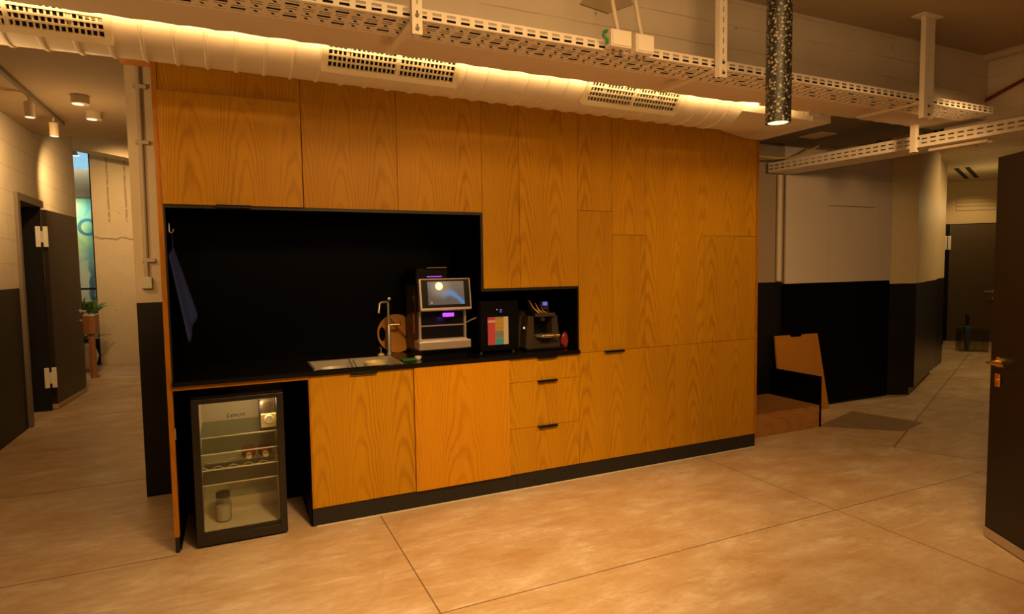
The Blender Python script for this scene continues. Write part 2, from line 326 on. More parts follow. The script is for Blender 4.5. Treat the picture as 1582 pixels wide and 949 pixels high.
# ------------------------------------------------------------------ mesh helpers
OFF = {}
class MB:
    def __init__(s): s.bm = bmesh.new()
    def box(s, x0, y0, z0, x1, y1, z1, bev=0, seg=2, rot=None, piv=None):
        r = bmesh.ops.create_cube(s.bm, size=1); vs = r['verts']
        for v in vs: v.co = Vector((x0+(v.co.x+.5)*(x1-x0), y0+(v.co.y+.5)*(y1-y0), z0+(v.co.z+.5)*(z1-z0)))
        if bev:
            es = list({e for v in vs for e in v.link_edges}); fs0 = set(s.bm.faces)
            rb = bmesh.ops.bevel(s.bm, geom=es, offset=bev, segments=seg, profile=.5, affect='EDGES')
            vs = list({v for f in rb['faces'] for v in f.verts} | {v for v in vs if v.is_valid})
        if rot is not None:
            p = Vector(piv if piv else ((x0+x1)/2, (y0+y1)/2, (z0+z1)/2))
            for v in vs: v.co = p + rot @ (v.co-p)
        return s
    def prism(s, pts, z0, z1):
        b = [s.bm.verts.new((p[0], p[1], z0)) for p in pts]; t = [s.bm.verts.new((p[0], p[1], z1)) for p in pts]
        n = len(pts)
        for i in range(n): s.bm.faces.new((b[i], b[(i+1) % n], t[(i+1) % n], t[i]))
        s.bm.faces.new(b[::-1]); s.bm.faces.new(t); return s
    def poly(s, pts, d):           # polygon of 3-D points thickened along d
        d = Vector(d); a = [s.bm.verts.new(p) for p in pts]; b = [s.bm.verts.new(Vector(p)+d) for p in pts]; n = len(pts)
        for i in range(n): s.bm.faces.new((a[i], a[(i+1) % n], b[(i+1) % n], b[i]))
        s.bm.faces.new(a[::-1]); s.bm.faces.new(b); return s
    def tube(s, pts, r, n=12, cap=True):
        pts = [Vector(p) for p in pts]; rings = []
        rs = r if isinstance(r, (list, tuple)) else [r]*len(pts); up = None
        for i, p in enumerate(pts):
            d = (pts[min(i+1, len(pts)-1)]-pts[max(i-1, 0)]).normalized()
            if up is None:
                up = Vector((0, 0, 1)) if abs(d.z) < .9 else Vector((1, 0, 0))
            a = d.cross(up).normalized(); b = a.cross(d).normalized(); up = b
            rings.append([s.bm.verts.new(p+rs[i]*(math.cos(q)*a+math.sin(q)*b)) for q in [2*math.pi*k/n for k in range(n)]])
        for A, B in zip(rings, rings[1:]):
            for k in range(n): s.bm.faces.new((A[k], A[(k+1) % n], B[(k+1) % n], B[k]))
        if cap: s.bm.faces.new(rings[0][::-1]); s.bm.faces.new(rings[-1])
        return s
    def lathe(s, prof, c=(0, 0, 0), n=28, axis='z', sq=None):
        rings = []; c = Vector(c)
        for (r, h) in prof:
            R = []
            for k in range(n):
                q = 2*math.pi*k/n; a, b = r*math.cos(q), r*math.sin(q)
                p = {'z': (a, b, h), 'y': (a, h, b), 'x': (h, a, b)}[axis]
                R.append(s.bm.verts.new(c+Vector(p)))
            rings.append(R)
        for A, B in zip(rings, rings[1:]):
            for k in range(n): s.bm.faces.new((A[k], A[(k+1) % n], B[(k+1) % n], B[k]))
        s.bm.faces.new(rings[0][::-1]); s.bm.faces.new(rings[-1]); return s
    def xf(s, mat):
        s.bm.transform(mat); return s
    def build(s, name, mat, parent=None, smooth=False, local=False, solid=0):
        bm = s.bm; bmesh.ops.remove_doubles(bm, verts=bm.verts, dist=1e-6); bmesh.ops.recalc_face_normals(bm, faces=bm.faces)
        me = bpy.data.meshes.new(name); 
        if parent is not None and not local: bm.transform(Matrix.Translation(-OFF[parent.name]))
        bm.to_mesh(me); bm.free(); me.materials.append(M[mat] if isinstance(mat, str) else mat)
        if smooth:
            for p in me.polygons: p.use_smooth = True
            try: me.set_sharp_from_angle(angle=math.radians(40))
            except Exception: pass
        o = bpy.data.objects.new(name, me); COL.objects.link(o)
        if parent is not None: o.parent = parent; OFF[o.name] = OFF[parent.name]
        else: OFF[o.name] = Vector((0, 0, 0))
        if solid: md = o.modifiers.new('thickness', 'SOLIDIFY'); md.thickness = solid; md.offset = 0
        return o
def tag(o, label, cat, group=None, kind=None):
    o['label'] = label; o['category'] = cat
    if group: o['group'] = group
    if kind: o['kind'] = kind
    return o
def thing(name, label, cat, loc, group=None, kind=None, rz=0):
    o = bpy.data.objects.new(name, None); COL.objects.link(o); o.location = loc; o.rotation_euler = (0, 0, rz); o.empty_display_size = .05
    OFF[o.name] = Vector(loc); return tag(o, label, cat, group, kind)
def recentre(o, c):                # move a mesh part's own origin without moving its shape
    c = Vector(c); p = c-OFF[o.name] if o.parent else c
    o.data.transform(Matrix.Translation(-p)); o.location = p
def B(*a, **k): return MB().box(*a, **k)
def struct(mb, name, mat, label, cat, smooth=False): return tag(mb.build(name, mat, smooth=smooth), label, cat, kind='structure')

# ------------------------------------------------------------------ setting
struct(B(-4, -5.5, -.12, 14, 10, 0), 'floor', 'floor', 'polished concrete floor with saw-cut joints and brown stains', 'floor')
struct(MB().box(-1.75, -5.5, 2.95, 7.3, 1.5, 3.1).box(-1.75, 1.5, 2.95, 4.0, 4.4, 3.1), 'ceiling', 'ceiling_dark', 'ochre painted concrete ceiling above the kitchen and left hall', 'ceiling')
struct(B(-3, 4.4, 3.75, 1.5, 9.4, 3.9), 'ceiling', 'ceiling', 'higher pale ceiling at the far end of left hall', 'ceiling')
struct(MB().prism([(7.3, -4), (14, -4), (14, 4.2), (7.3, 4.2)], 2.86, 3.0), 'ceiling', 'ceiling', 'smooth lowered ceiling over the right corridor', 'ceiling')
# main beam with a ragged far lower edge
def beam():
    m = MB(); bm = m.bm; n = 220; x0, x1 = -2.2, 5.36; rows = []
    for i in range(n+1):
        x = x0+(x1-x0)*i/n
        jag = .006*math.sin(i*1.3)+.008*random.random()
        if abs(x-3.36) < .09: jag -= .035
        if abs(x-.36) < .03: jag -= .01
        yb = -.672+.012*x+jag
        rows.append([bm.verts.new(p) for p in ((x, -.95, 2.95), (x, -.95, 2.50), (x, yb, 2.50), (x, yb+.006, 2.53), (x, yb+.006, 2.95))])
    for A, C in zip(rows, rows[1:]):
        for k in range(4): bm.faces.new((A[k], A[k+1], C[k+1], C[k]))
    bm.faces.new(rows[0]); bm.faces.new(rows[-1][::-1])
    struct(m, 'beam_front', 'beam', 'cream board-marked concrete beam behind the long cable tray', 'beam')
beam()
struct(B(5.36, -4.2, 2.47, 5.7, -.66, 2.95), 'beam_right', 'beam', 'concrete beam running towards viewer at upper right', 'beam')
struct(MB().poly([(1.925, -.951, 2.756), (2.085, -.951, 2.737), (2.235, -.951, 2.805), (2.19, -.951, 2.87), (1.98, -.951, 2.83)], (0, -.012, .0)), 'trim_1', 'ceiling_dark', 'darker plate painting a shaded recess on beam above the two junction boxes', 'patch')  # raised plate; the shade of the recess is put into its colour
struct(MB().prism([(5.90, .44), (6.05, -.16), (5.60, -.26), (5.10, .20)], 0, .0015), 'trim_4', 'hatch', 'darker rectangular patch in floor near the timber platform', 'floor patch')
# left hall
lw = MB().box(-1.8, 1.2, 0, -1.5, 3.62, 2.95).box(-1.8, 3.62, 2.26, -1.5, 4.47, 2.95).box(-1.8, 4.47, 0, -1.5, 6.22, 2.95).box(-1.8, 4.42, 2.95, -1.5, 6.22, 3.75)
struct(lw, 'wall_left', 'block', 'painted block wall, cream above and black below', 'wall')
struct(B(-3.2, 3.3, 0, -2.9, 4.9, 2.5), 'wall_dark_room', 'void', 'wall painted near black for the darkness through the left doorway', 'wall')  # darkness of the doorway is put into the wall colour
struct(B(-1.62, 8.0, 0, 1.2, 8.35, 3.75), 'wall_far', 'rough_wall', 'rough whitewashed concrete wall at end of hall', 'wall')
struct(MB().poly([(-3, 7.0, 3.51), (1.2, 7.0, 2.80), (1.2, 7.0, 3.75), (-3, 7.0, 3.75)], (0, .4, 0)), 'beam_far', 'plaster', 'white beam across far end of left hall', 'beam')
struct(B(.75, 1.45, 0, .95, 6.9, 2.95), 'wall_hall_right', 'plaster', 'plain plaster wall behind the cabinets facing the left hall', 'wall')
# end window with mural outside
wn = thing('window_1', 'tall dark framed window at the end of left hall', 'window', (-2.1, 8.2, 0), kind='structure')
MB().box(-2.7, 8.15, 0, -1.63, 8.25, .42).box(-1.662, 8.15, .42, -1.635, 8.25, 3.75).box(-2.7, 8.16, .98, -1.662, 8.24, 1.02).box(-2.7, 8.16, 1.22, -1.662, 8.24, 1.25).build('window_frame', 'plastic_black', wn)
B(-2.7, 8.19, .42, -1.662, 8.2, 3.72).build('window_pane', 'glass', wn)
tag(B(-2.8, 8.62, 0, -1.60, 8.7, 2.72).build('mural_board', 'mural'), 'teal and green painted board outside the end window', 'mural')
struct(B(-3, 9.2, 0, -.5, 9.3, 3.75), 'sky_backing', 'sky_wall', 'pale blue backing standing in for sky beyond the end window', 'wall')  # added backing; its blue stands in for open sky
struct(B(-3, 8.75, 2.73, -.6, 8.85, 3.22), 'trim_2', 'bronze_wall', 'tan lintel outside the window above the mural', 'trim')
t = thing('outdoor_lamp', 'small white conical lamp hanging outside the end window', 'lamp', (-1.9, 8.5, 3.4))
MB().lathe([(.06, 0), (.055, .01), (.02, .09), (.01, .1)], (-1.9, 8.5, 3.40)).build('lamp_shade', 'cream', t, True); MB().tube([(-1.9, 8.5, 3.5), (-1.9, 8.5, 3.75)], .035).build('lamp_stem', 'grey_metal', t)
# right side walls
struct(MB().prism([(3.9, .76), (7.0, .76), (7.0, 1.0), (3.9, 1.0)], 0, 2.95), 'wall_right', 'wall_bw', 'white over black wall right of the oak cabinets', 'wall')
cw = MB().prism([(6.87, .735), (7.13, .605), (8.72, 1.322), (8.70, 1.40), (7.0, .9), (6.87, .9)], .09, 2.95)
cw.prism([(6.87, .79), (7.13, .66), (8.70, 1.37), (8.70, 1.40), (7.0, .9), (6.87, .9)], 0, .09)
struct(cw, 'wall_corridor', 'wall_cor', 'white over black angled wall at mouth of right corridor', 'wall')
struct(MB().prism([(8.72, 1.40), (9.70, 1.80), (11.72, 3.02), (11.6, 3.3), (8.6, 1.6)], 0, 2.86), 'wall_corridor_back', 'wall_cor', 'white over black wall deeper in the right corridor', 'wall')
E_ = (Vector((12.31, 2.41, 0))-Vector((11.79, 2.93, 0))).normalized(); NE = Vector((-E_.y, E_.x, 0))
if NE.x < 0: NE = -NE
p0 = Vector((11.79, 2.93, 0))
def ep(a, b): q = p0+E_*a+NE*b; return (q.x, q.y)
m = MB().prism([ep(-.12, .06), ep(1.9, .06), ep(1.9, .2), ep(-.12, .2)], 2.13, 2.86)
for z in (2.36, 2.43, 2.5, 2.57): m.prism([ep(.1, .045), ep(1.7, .045), ep(1.7, .06), ep(.1, .06)], z, z+.035)
struct(m, 'wall_end', 'panel_bulkhead', 'white bulkhead with grooves over the olive door', 'wall')
struct(MB().prism([ep(.75, -.02), ep(1.9, -.02), ep(1.9, .12), ep(.75, .12)], 0, 2.13), 'wall_end_right', 'wall_cor', 'white over black strip of wall right of olive door', 'wall')
struct(MB().prism([ep(-.2, .3), ep(1.9, .3), ep(1.9, .35), ep(-.2, .35)], 0, 2.2), 'wall_dark_end', 'void', 'wall painted near black for the darkness behind the olive door', 'wall')  # darkness behind the door is put into the wall colour

# column with conduit
struct(B(-.235, 1.0, 0, .32, 1.42, 2.95), 'column', 'column', 'painted concrete column, cream above and black below, left of oak cabinets', 'column')
t = thing('wall_conduit', 'cream conduit dropping down the column to a square box', 'conduit', (-.165, .985, 1.38))
MB().tube([(-.160, .978, 2.93), (-.162, .978, 2.2), (-.168, .978, 1.45)], .014).build('pipe', 'pipe', t, True)
B(-.200, .955, 1.378, -.138, 1.0, 1.452, bev=.005).build('junction_box', 'cream', t)
for z in (2.66, 2.31, 1.56): MB().box(-.19, .965, z-.012, -.115, 1.0, z+.012, bev=.003).build('clip', 'pipe', t)

# left door
d1 = thing('door_1', 'dark brown door standing open into the left hall', 'door', (-1.5, 4.0, 0), kind='structure')
MB().box(-1.80, 3.62, 0, -1.47, 3.69, 2.26).box(-1.80, 3.69, 2.19, -1.47, 4.5, 2.26).build('door_frame', 'frame_grey', d1)
B(-1.80, 4.47-.04, 0, -1.495, 4.475, 2.19).build('door_jamb', 'void', d1)
lv = Vector((-1.36+1.44, 5.50-4.50, 0)).normalized(); nv = Vector((lv.y, -lv.x, 0)); h0 = Vector((-1.45, 4.5, 0))
def dl(a, b, z): return h0+lv*a+nv*b+Vector((0, 0, z))
def obox(m, org, u, v, a0, a1, b0, b1, z0, z1):
    q = [org+u*a+v*b for a, b in ((a0, b0), (a1, b0), (a1, b1), (a0, b1))]; return m.prism([(p.x, p.y) for p in q], z0, z1)
obox(MB(), h0, lv, nv, 0, 1.0, -.05, 0, .06, 2.17).build('door_leaf', 'brown_door', d1)
obox(MB(), h0, lv, nv, 0, 1.0, -.052, .004, .008, .06).build('door_sweep', 'sweep', d1)
hd = MB().lathe([(.026, 0), (.026, .01)], (0, 0, 0), axis='y'); 
hd.tube([(0, .01, 0), (0, .06, 0), (-.03, .066, 0), (-.13, .066, 0)], .010)
Rm = Matrix(((lv.x, nv.x, 0, 0), (lv.y, nv.y, 0, 0), (0, 0, 1, 0), (0, 0, 0, 1)))
hd.xf(Matrix.Translation(dl(.93, 0, 1.02)) @ Rm).build('door_handle', 'silver', d1, True)
MB().lathe([(.024, 0), (.024, .012)], (0, 0, 0), axis='y').xf(Matrix.Translation(dl(.93, 0, .90)) @ Rm).build('lock', 'gold', d1, True)
for z in (.36, 1.88):
    hb = MB()
    for s_ in (-1, 1): hb.box(s_*.032-.022, -.004, z-.11, s_*.032+.022, .006, z+.11, bev=.004)
    hb.tube([(0, .004, z-.06), (0, .004, z+.06)], .014)
    hb.xf(Matrix.Translation((-1.485, 4.43, 0)) @ Matrix.Rotation(math.radians(15), 4, 'Z') @ Matrix.Scale(-1, 4, (0, 1, 0))).build('hinge', 'cream', d1)

# right foreground door
d2 = thing('door_2', 'deep brown door leaf open at right edge with lever handle', 'door', (3.947, -1.75, 0), kind='structure')
a2 = Vector((-.504, -.864, 0)); n2 = Vector((-.864, .504, 0)); o2 = Vector((3.947, -1.75, 0))
obox(MB(), o2, a2, n2, 0, .92, -.045, 0, .055, 2.01).build('door_leaf', 'dark_door', d2)
obox(MB(), o2, a2, n2, 0, .92, -.047, .006, .008, .055).build('door_sweep', 'sweep', d2)
R2 = Matrix(((a2.x, n2.x, 0, 0), (a2.y, n2.y, 0, 0), (0, 0, 1, 0), (0, 0, 0, 1)))
hd = MB().lathe([(.027, 0), (.027, .009), (.02, .012)], axis='y'); hd.tube([(0, .01, 0), (0, .05, 0), (.012, .062, 0), (.05, .065, 0), (.13, .062, 0)], [.011, .011, .011, .010, .009])
hd.xf(Matrix.Translation(o2+a2*.065+Vector((0, 0, .955))) @ R2).build('door_handle', 'gold', d2, True)
MB().box(-.02, 0, -.035, .02, .01, .035, bev=.008).lathe([(.009, 0), (.009, .016)], axis='y').xf(Matrix.Translation(o2+a2*.065+Vector((0, 0, .86))) @ R2).build('lock', 'gold', d2)

# olive door at the end of right corridor
d3 = thing('door_3', 'olive brown door closing the end of right corridor', 'door', (12.05, 2.67, 0), kind='structure')
obox(MB(), p0, E_, NE, 0, .735, .0, .05, .07, 2.115).build('door_leaf', 'olive_door', d3)
obox(MB(), p0, E_, NE, -.05, .74, -.01, .05, 0, .07).build('door_sweep', 'sweep', d3)
obox(MB(), p0, E_, NE, -.12, -.005, .0, .12, 0, 2.13).build('door_jamb', 'plastic_black', d3)
R3 = Matrix(((E_.x, -NE.x, 0, 0), (E_.y, -NE.y, 0, 0), (0, 0, 1, 0), (0, 0, 0, 1)))
hd = MB().lathe([(.03, 0), (.03, .012)], axis='y').tube([(0, .01, 0), (0, .06, 0), (-.03, .065, 0), (-.15, .065, 0)], .013)
hd.xf(Matrix.Translation(p0+E_*.66+Vector((0, 0, .95))) @ R3).build('door_handle', 'chrome', d3, True)
MB().lathe([(.026, 0), (.026, .014)], axis='y').xf(Matrix.Translation(p0+E_*.66+Vector((0, 0, .83))) @ R3).build('lock', 'gold', d3, True)
MB().box(-.055, 0, -.12, -.008, .012, .12, bev=.004).box(.004, 0, -.12, .05, .012, .12, bev=.004).xf(Matrix.Translation(p0+E_*-.03+Vector((0, 0, 1.80))) @ R3).build('hinge', 'cream', d3)

# ------------------------------------------------------------------ oak cabinet wall
G = .0011
def door(parent, name, x0, z0, x1, z1, y0=0, mat='wood', th=.019):
    return B(x0+G, y0, z0+G, x1-G, y0+th, z1-G, bev=.0012, seg=1).build(name, mat, parent)
def handle(parent, xc, z, wd=.15, y0=0, drop=.006):
    return MB().box(xc-wd/2, y0-.022, z-.006, xc+wd/2, y0+.004, z+.003, bev=.001).box(xc-wd/2, y0-.022, z-.006-drop, xc+wd/2, y0-.018, z).build('handle', 'handle', parent)
def carcass(parent, x0, z0, x1, z1, y1=.58, gap=.0003): return B(x0+gap, .0195, z0+gap, x1-gap, y1, z1-gap).build('carcass', 'carcass', parent)
ZT, ZN, ZS, ZM, ZK = 2.56, 1.826, 1.345, .884, .109
t = thing('end_panel', 'narrow oak end panel at left end of the cabinet wall', 'panel', (.013, 0, 0))
B(.001, -.004, .085, .0255, .6, ZT).build('panel_board', 'wood_edge', t); B(.004, -.002, 0, .024, .58, .085).build('foot', 'kick', t)
B(.0255, .02, .60, .03, .06, .66).build('hinge_plate', 'steel', t)
t = thing('end_panel', 'oak end panel at right end of the cabinet wall', 'panel', (4.12, 0, 0)); B(4.112, -.002, .109, 4.135, .6, ZT).build('panel_board', 'wood_edge', t)
t = thing('wall_cabinet', 'oak upper cabinet with raised flap door over left of black niche', 'cabinet', (.37, 0, ZN)); carcass(t, .026, ZN, .71, ZT)
door(t, 'fixed_panel', .026, 2.30, .71, ZT); f = door(t, 'flap_door', .026, ZN, .706, 2.397, -.022, th=.020); handle(f, .355, ZN, .17, -.022)
t = thing('wall_cabinet', 'oak upper cabinet right beside the raised flap door', 'cabinet', (.97, 0, ZN)); carcass(t, .71, ZN, 1.243, ZT); door(t, 'door', .71, ZN, 1.243, ZT)
t = thing('wall_cabinet', 'oak upper cabinet over the coffee machine', 'cabinet', (1.5, 0, ZN)); carcass(t, 1.243, ZN, 1.78, ZT); door(t, 'door', 1.243, ZN, 1.78, ZT)
t = thing('wall_cabinet', 'narrow oak upper cabinet reaching lower right of niche step', 'cabinet', (1.9, 0, ZS)); carcass(t, 1.78, ZS, 2.04, ZT); door(t, 'door', 1.78, ZS, 2.04, ZT)
t = thing('wall_cabinet', 'wide oak upper cabinet directly above the pod coffee machine', 'cabinet', (2.26, 0, ZS)); carcass(t, 2.04, ZS, 2.478, ZT); door(t, 'door', 2.04, ZS, 2.478, ZT)
t = thing('tall_cabinet', 'narrow tall oak cabinet immediately right of the small niche', 'cabinet', (2.62, 0, ZM)); carcass(t, 2.478, ZM, 2.756, ZT); door(t, 'door', 2.478, 1.858, 2.756, ZT); door(t, 'door', 2.478, ZM, 2.756, 1.858)
t = thing('tall_cabinet', 'narrow tall oak cabinet, second to the right of small niche', 'cabinet', (2.9, 0, ZM)); carcass(t, 2.756, ZM, 3.037, ZT); door(t, 'door', 2.756, 1.697, 3.037, ZT); door(t, 'door', 2.756, ZM, 3.037, 1.697)
t = thing('base_cabinet', 'square oak base cabinet with black tab handle right of drawers', 'cabinet', (2.76, 0, ZK)); carcass(t, 2.478, ZK, 3.037, ZM); f = door(t, 'door', 2.478, ZK, 3.037, ZM); handle(f, 2.765, ZM, .16)
t = thing('tall_cabinet', 'tall oak cabinet with one seam, third from right end', 'cabinet', (3.3, 0, ZK)); carcass(t, 3.037, ZK, 3.583, ZT)
door(t, 'door', 3.037, ZM, 3.583, ZT); door(t, 'door', 3.037, ZK, 3.31, ZM); door(t, 'door', 3.31, ZK, 3.583, ZM)
t = thing('tall_cabinet', 'rightmost tall oak cabinet split into three doors', 'cabinet', (3.85, 0, ZK)); carcass(t, 3.583, ZK, 4.111, ZT)
door(t, 'door', 3.583, 1.697, 4.111, ZT); door(t, 'door', 3.583, ZM, 4.111, 1.697); door(t, 'door', 3.583, ZK, 4.111, ZM)
# base run
t = thing('base_cabinet', 'oak sink base cabinet beside the fridge bay', 'cabinet', (1.0, 0, ZK))
MB().box(.7065, .0195, ZK, .725, .58, ZM).box(1.29, .0195, ZK, 1.309, .58, ZM).box(.725, .0195, ZK, 1.29, .58, ZK+.018).box(.725, .56, ZK+.018, 1.29, .58, ZM).build('carcass', 'wood_edge', t)
f = door(t, 'door', .706, ZK, 1.31, ZM-.004); handle(f, 1.01, ZM-.004, .155)
t = thing('dishwasher', 'built-in dishwasher behind a polished oak front panel', 'dishwasher', (1.63, 0, ZK)); carcass(t, 1.31, ZK, 1.945, ZM); door(t, 'front_panel', 1.31, ZK+.001, 1.945, ZM-.002, -.013, 'wood_gloss', .03)
t = thing('drawer_unit', 'oak base unit of three drawers with black tab handles', 'drawers', (2.21, 0, ZK)); carcass(t, 1.945, ZK, 2.478, ZM)
for z0, z1 in ((ZK, .414), (.414, .722), (.722, ZM-.003)):
    f = door(t, 'drawer', 1.945, z0, 2.478, z1); handle(f, 2.225, z1, .145)
t = thing('plinth', 'black plinth under the base cabinets', 'plinth', (2.4, .3, 0)); MB().box(.70, .012, .004, 2.0, .58, ZK-.001).box(2.0, .010, .004, 4.133, .58, ZK-.001).build('plinth_board', 'kick', t)
B(.72, .004, 0, 4.13, .012, .004).build('seal_strip', 'cream', t)
B(.70, .0, .109, .7063, .58, ZM).build('side_panel', 'wood_edge', t)

# worktop with a sink cut-out
t = thing('worktop', 'black stone worktop running along the niche', 'worktop', (1.25, .3, ZM))
ZC = .908
MB().box(.026, -.024, ZM+.001, .745, .578, ZC).box(1.245, -.024, ZM+.001, 2.477, .578, ZC).box(.745, -.024, ZM+.001, 1.245, .025, ZC).box(.745, .37, ZM+.001, 1.245, .578, ZC).build('slab', 'stone', t)
B(.027, -.002, .862, .70, .02, ZM).build('front_rail', 'wood_edge', t)
t = thing('sink', 'rectangular stainless steel sink sunk in black worktop', 'sink', (1.0, .2, .79))
m = MB()
xa, xb, ya, yb, zb = .747, 1.243, .027, .368, .78
m.box(xa, ya, zb, xb, yb, zb+.002).box(xa, ya, zb, xa+.002, yb, ZC+.001).box(xb-.002, ya, zb, xb, yb, ZC+.001).box(xa, ya, zb, xb, ya+.002, ZC-.002).box(xa, yb-.002, zb, xb, yb, ZC+.001)
m.build('bowl', 'steel', t); MB().lathe([(.04, 0), (.04, .004), (.03, .005)], (1.0, .2, zb+.002)).build('drain', 'chrome', t, True)
MB().box(xa-.012, yb-.002, ZC, xb+.012, yb+.014, ZC+.003).box(xa-.012, ya, ZC, xa, yb, ZC+.003).box(xb, ya, ZC, xb+.012, yb, ZC+.003).build('rim', 'steel', t)

# niche lining
t = thing('niche_lining', 'black panels lining the open niche above the worktop', 'niche', (1.25, .58, .91))
B(.03, .579, ZC, 2.476, .598, ZN-.001).build('back_panel', 'black_back', t)
B(.0258, .004, ZC+.0005, .031, .579, ZN-.001).build('side_panel', 'black', t)
B(.031, .004, ZN-.014, 1.776, .579, ZN-.001).build('top_panel', 'black', t)
B(1.764, .004, ZS-.012, 1.7795, .579, ZN-.0145).build('side_panel', 'black', t)
B(1.7797, .004, ZS-.014, 2.476, .579, ZS-.001).build('top_panel', 'black', t)
B(2.466, .004, ZC+.0005, 2.477, .579, ZS-.0145).build('side_panel', 'black', t)
m = MB().box(.026, -.006, ZN-.016, 1.779, .004, ZN-.001).box(.026, -.006, ZC+.0005, .034, .004, ZN-.016).box(1.763, -.006, ZS-.016, 1.779, .004, ZN-.016).box(1.779, -.006, ZS-.016, 2.477, .004, ZS-.001).box(2.468, -.006, ZC+.0005, 2.477, .004, ZS-.016)
m.build('front_edging', 'handle', t)
t = thing('fridge_bay_lining', 'black panels lining the open bay around the small fridge', 'panel', (.36, .4, 0))
B(.0258, .03, 0.0, .030, .56, .860).build('side_panel', 'black', t); B(.692, .02, 0.0, .6985, .56, .860).build('side_panel', 'black', t); B(.031, .55, 0, .691, .56, .86).build('back_panel', 'black', t)

# top board poking out left and duct work
tag(B(-.135, -.03, 2.53, .0, .085, 2.545).build('top_board', 'wood_edge'), 'short oak board projecting left from the cabinet top', 'board')

# ------------------------------------------------------------------ glass door fridge
t = thing('display_fridge', 'small black fridge with a glass door in the open bay', 'fridge', (.335, .2, 0))
fx0, fx1, fz0, fz1 = .105, .562, .035, .808
B(fx0, .04, fz0, fx0+.025, .50, fz1).build('side_wall', 'frame_black', t); B(fx1-.025, .04, fz0, fx1, .50, fz1).build('side_wall', 'frame_black', t)
MB().box(fx0+.025, .04, fz1-.022, fx1-.025, .50, fz1).box(fx0+.025, .04, fz0, fx1-.025, .5, fz0+.03).box(fx0+.025, .48, fz0+.03, fx1-.025, .5, fz1-.022).build('body_shell', 'frame_black', t)
MB().box(fx0+.0255, .042, fz0+.0305, fx0+.030, .476, fz1-.0225).box(fx1-.03, .042, fz0+.0305, fx1-.0255, .476, fz1-.0225).box(fx0+.03, .46, fz0+.0305, fx1-.03, .476, fz1-.0225).box(fx0+.03, .05, fz0+.0305, fx1-.03, .46, fz0+.036).box(fx0+.03, .3, fz0+.036, fx1-.03, .46, .15).box(fx0+.03, .05, fz1-.028, fx1-.03, .46, fz1-.0225).build('inner_liner', 'liner', t)
f = MB().box(fx0, -.012, .012, fx0+.037, .034, fz1-.002, bev=.003).box(fx1-.037, -.012, .012, fx1, .034, fz1-.002, bev=.003).box(fx0+.034, -.012, .012, fx1-.034, .034, .062, bev=.003).box(fx0+.034, -.012, .780, fx1-.034, .034, fz1-.002, bev=.003).build('door_frame', 'frame_black', t)
B(fx0+.036, .005, .060, fx1-.036, .010, .783).build('door_glass', 'glass', f)
for x in (fx0+.05, fx1-.05):
    for y in (.08, .45): MB().lathe([(.016, 0), (.014, fz0)], (x, y, 0)).build('foot', 'plastic_black', t, True)
for z, yy in ((.575, .07), (.485, .06), (.315, .06)):
    s_ = B(fx0+.031, yy, z, fx1-.031, .455, z+.005).build('shelf', 'glass_shelf', t); B(fx0+.031, yy-.006, z, fx1-.031, yy, z+.006).build('shelf_edge', 'cream' if .4 < z < .5 else 'liner', s_)
pts = []
for i in range(61):
    x = fx0+.035+(fx1-fx0-.07)*i/60; pts.append((x, .08,     .386+.008*math.cos((x-fx0-.035)/(fx1-fx0-.07)*2*math.pi*5)))
for y in (.14, .26): MB().tube([(p[0], y, p[2]) for p in pts], .0025, 6).build('rack_wire', 'white_metal', t, True)
MB().tube([(fx0+.031, .07, .396), (fx1-.031, .07, .396)], .004, 8).build('rack_bar', 'cream', t, True)
th = thing  # thermostat belongs to the fridge
b_ = MB().box(.445, .12, .585, .530, .42, .745, bev=.02, seg=3).build('thermostat_housing', 'bronze', t, True)
B(.448, .10, .590, .528, .125, .668, bev=.004).build('lamp_cover', 'dish', b_); MB().lathe([(.022, -.012), (.026, 0)], (.490, .10, .638), axis='y').build('dial', 'cream', b_, True)
fc = bpy.data.curves.new('logo', 'FONT'); fc.body = 'Lexon'; fc.size = .036; fc.extrude = .0006; fc.shear = .3; fc.align_x = 'CENTER'
tmp = bpy.data.objects.new('tmp', fc); COL.objects.link(tmp); dg = bpy.context.evaluated_depsgraph_get(); lm = bpy.data.meshes.new_from_object(tmp.evaluated_get(dg)); bpy.data.objects.remove(tmp)
lm.name = 'logo'; lm.materials.append(M['bronze']); lo = bpy.data.objects.new('logo', lm); COL.objects.link(lo); lo.parent = t; lo.rotation_euler = (math.pi/2, 0, 0); lo.location = Vector((.318, .0040, .693))-OFF[t.name]
t['label'] = 'small black fridge with a glass door in the open bay'
# fridge contents
for x, lb in ((.378, 'left dark red wine bottle lying on fridge rack, neck outward'), (.466, 'right dark red wine bottle lying on fridge rack, neck outward')):
    q = thing('wine_bottle', lb, 'bottle', (x, .2, .436), 'wine bottles in the fridge')
    MB().lathe([(.003, .26), (.036, .255), (.038, .24), (.038, .17), (.030, .145), (.016, .12), (.014, .085)], (x, .03, .436), axis='y').build('bottle_body', 'wine', q, True)
    MB().lathe([(.016, .08), (.0165, .085), (.0165, .10), (.015, .11)], (x, .028, .436), axis='y').build('neck_ring', 'dish', q, True)
q = thing('jar', 'glass jar with brown lid at bottom left of the fridge', 'jar', (.235, .17, .0715))
MB().lathe([(.038, 0), (.042, .006), (.042, .10), (.034, .125), (.032, .135)], (.235, .17, .0715)).build('jar_glass', 'glass_jar', q, True)
MB().lathe([(.034, .004), (.037, .01), (.037, .085), (.03, .088)], (.235, .17, .0715)).build('contents', 'cream', q, True); MB().lathe([(.035, .135), (.037, .138), (.037, .16), (.034, .163)], (.235, .17, .0715)).build('lid', 'bronze', q, True)

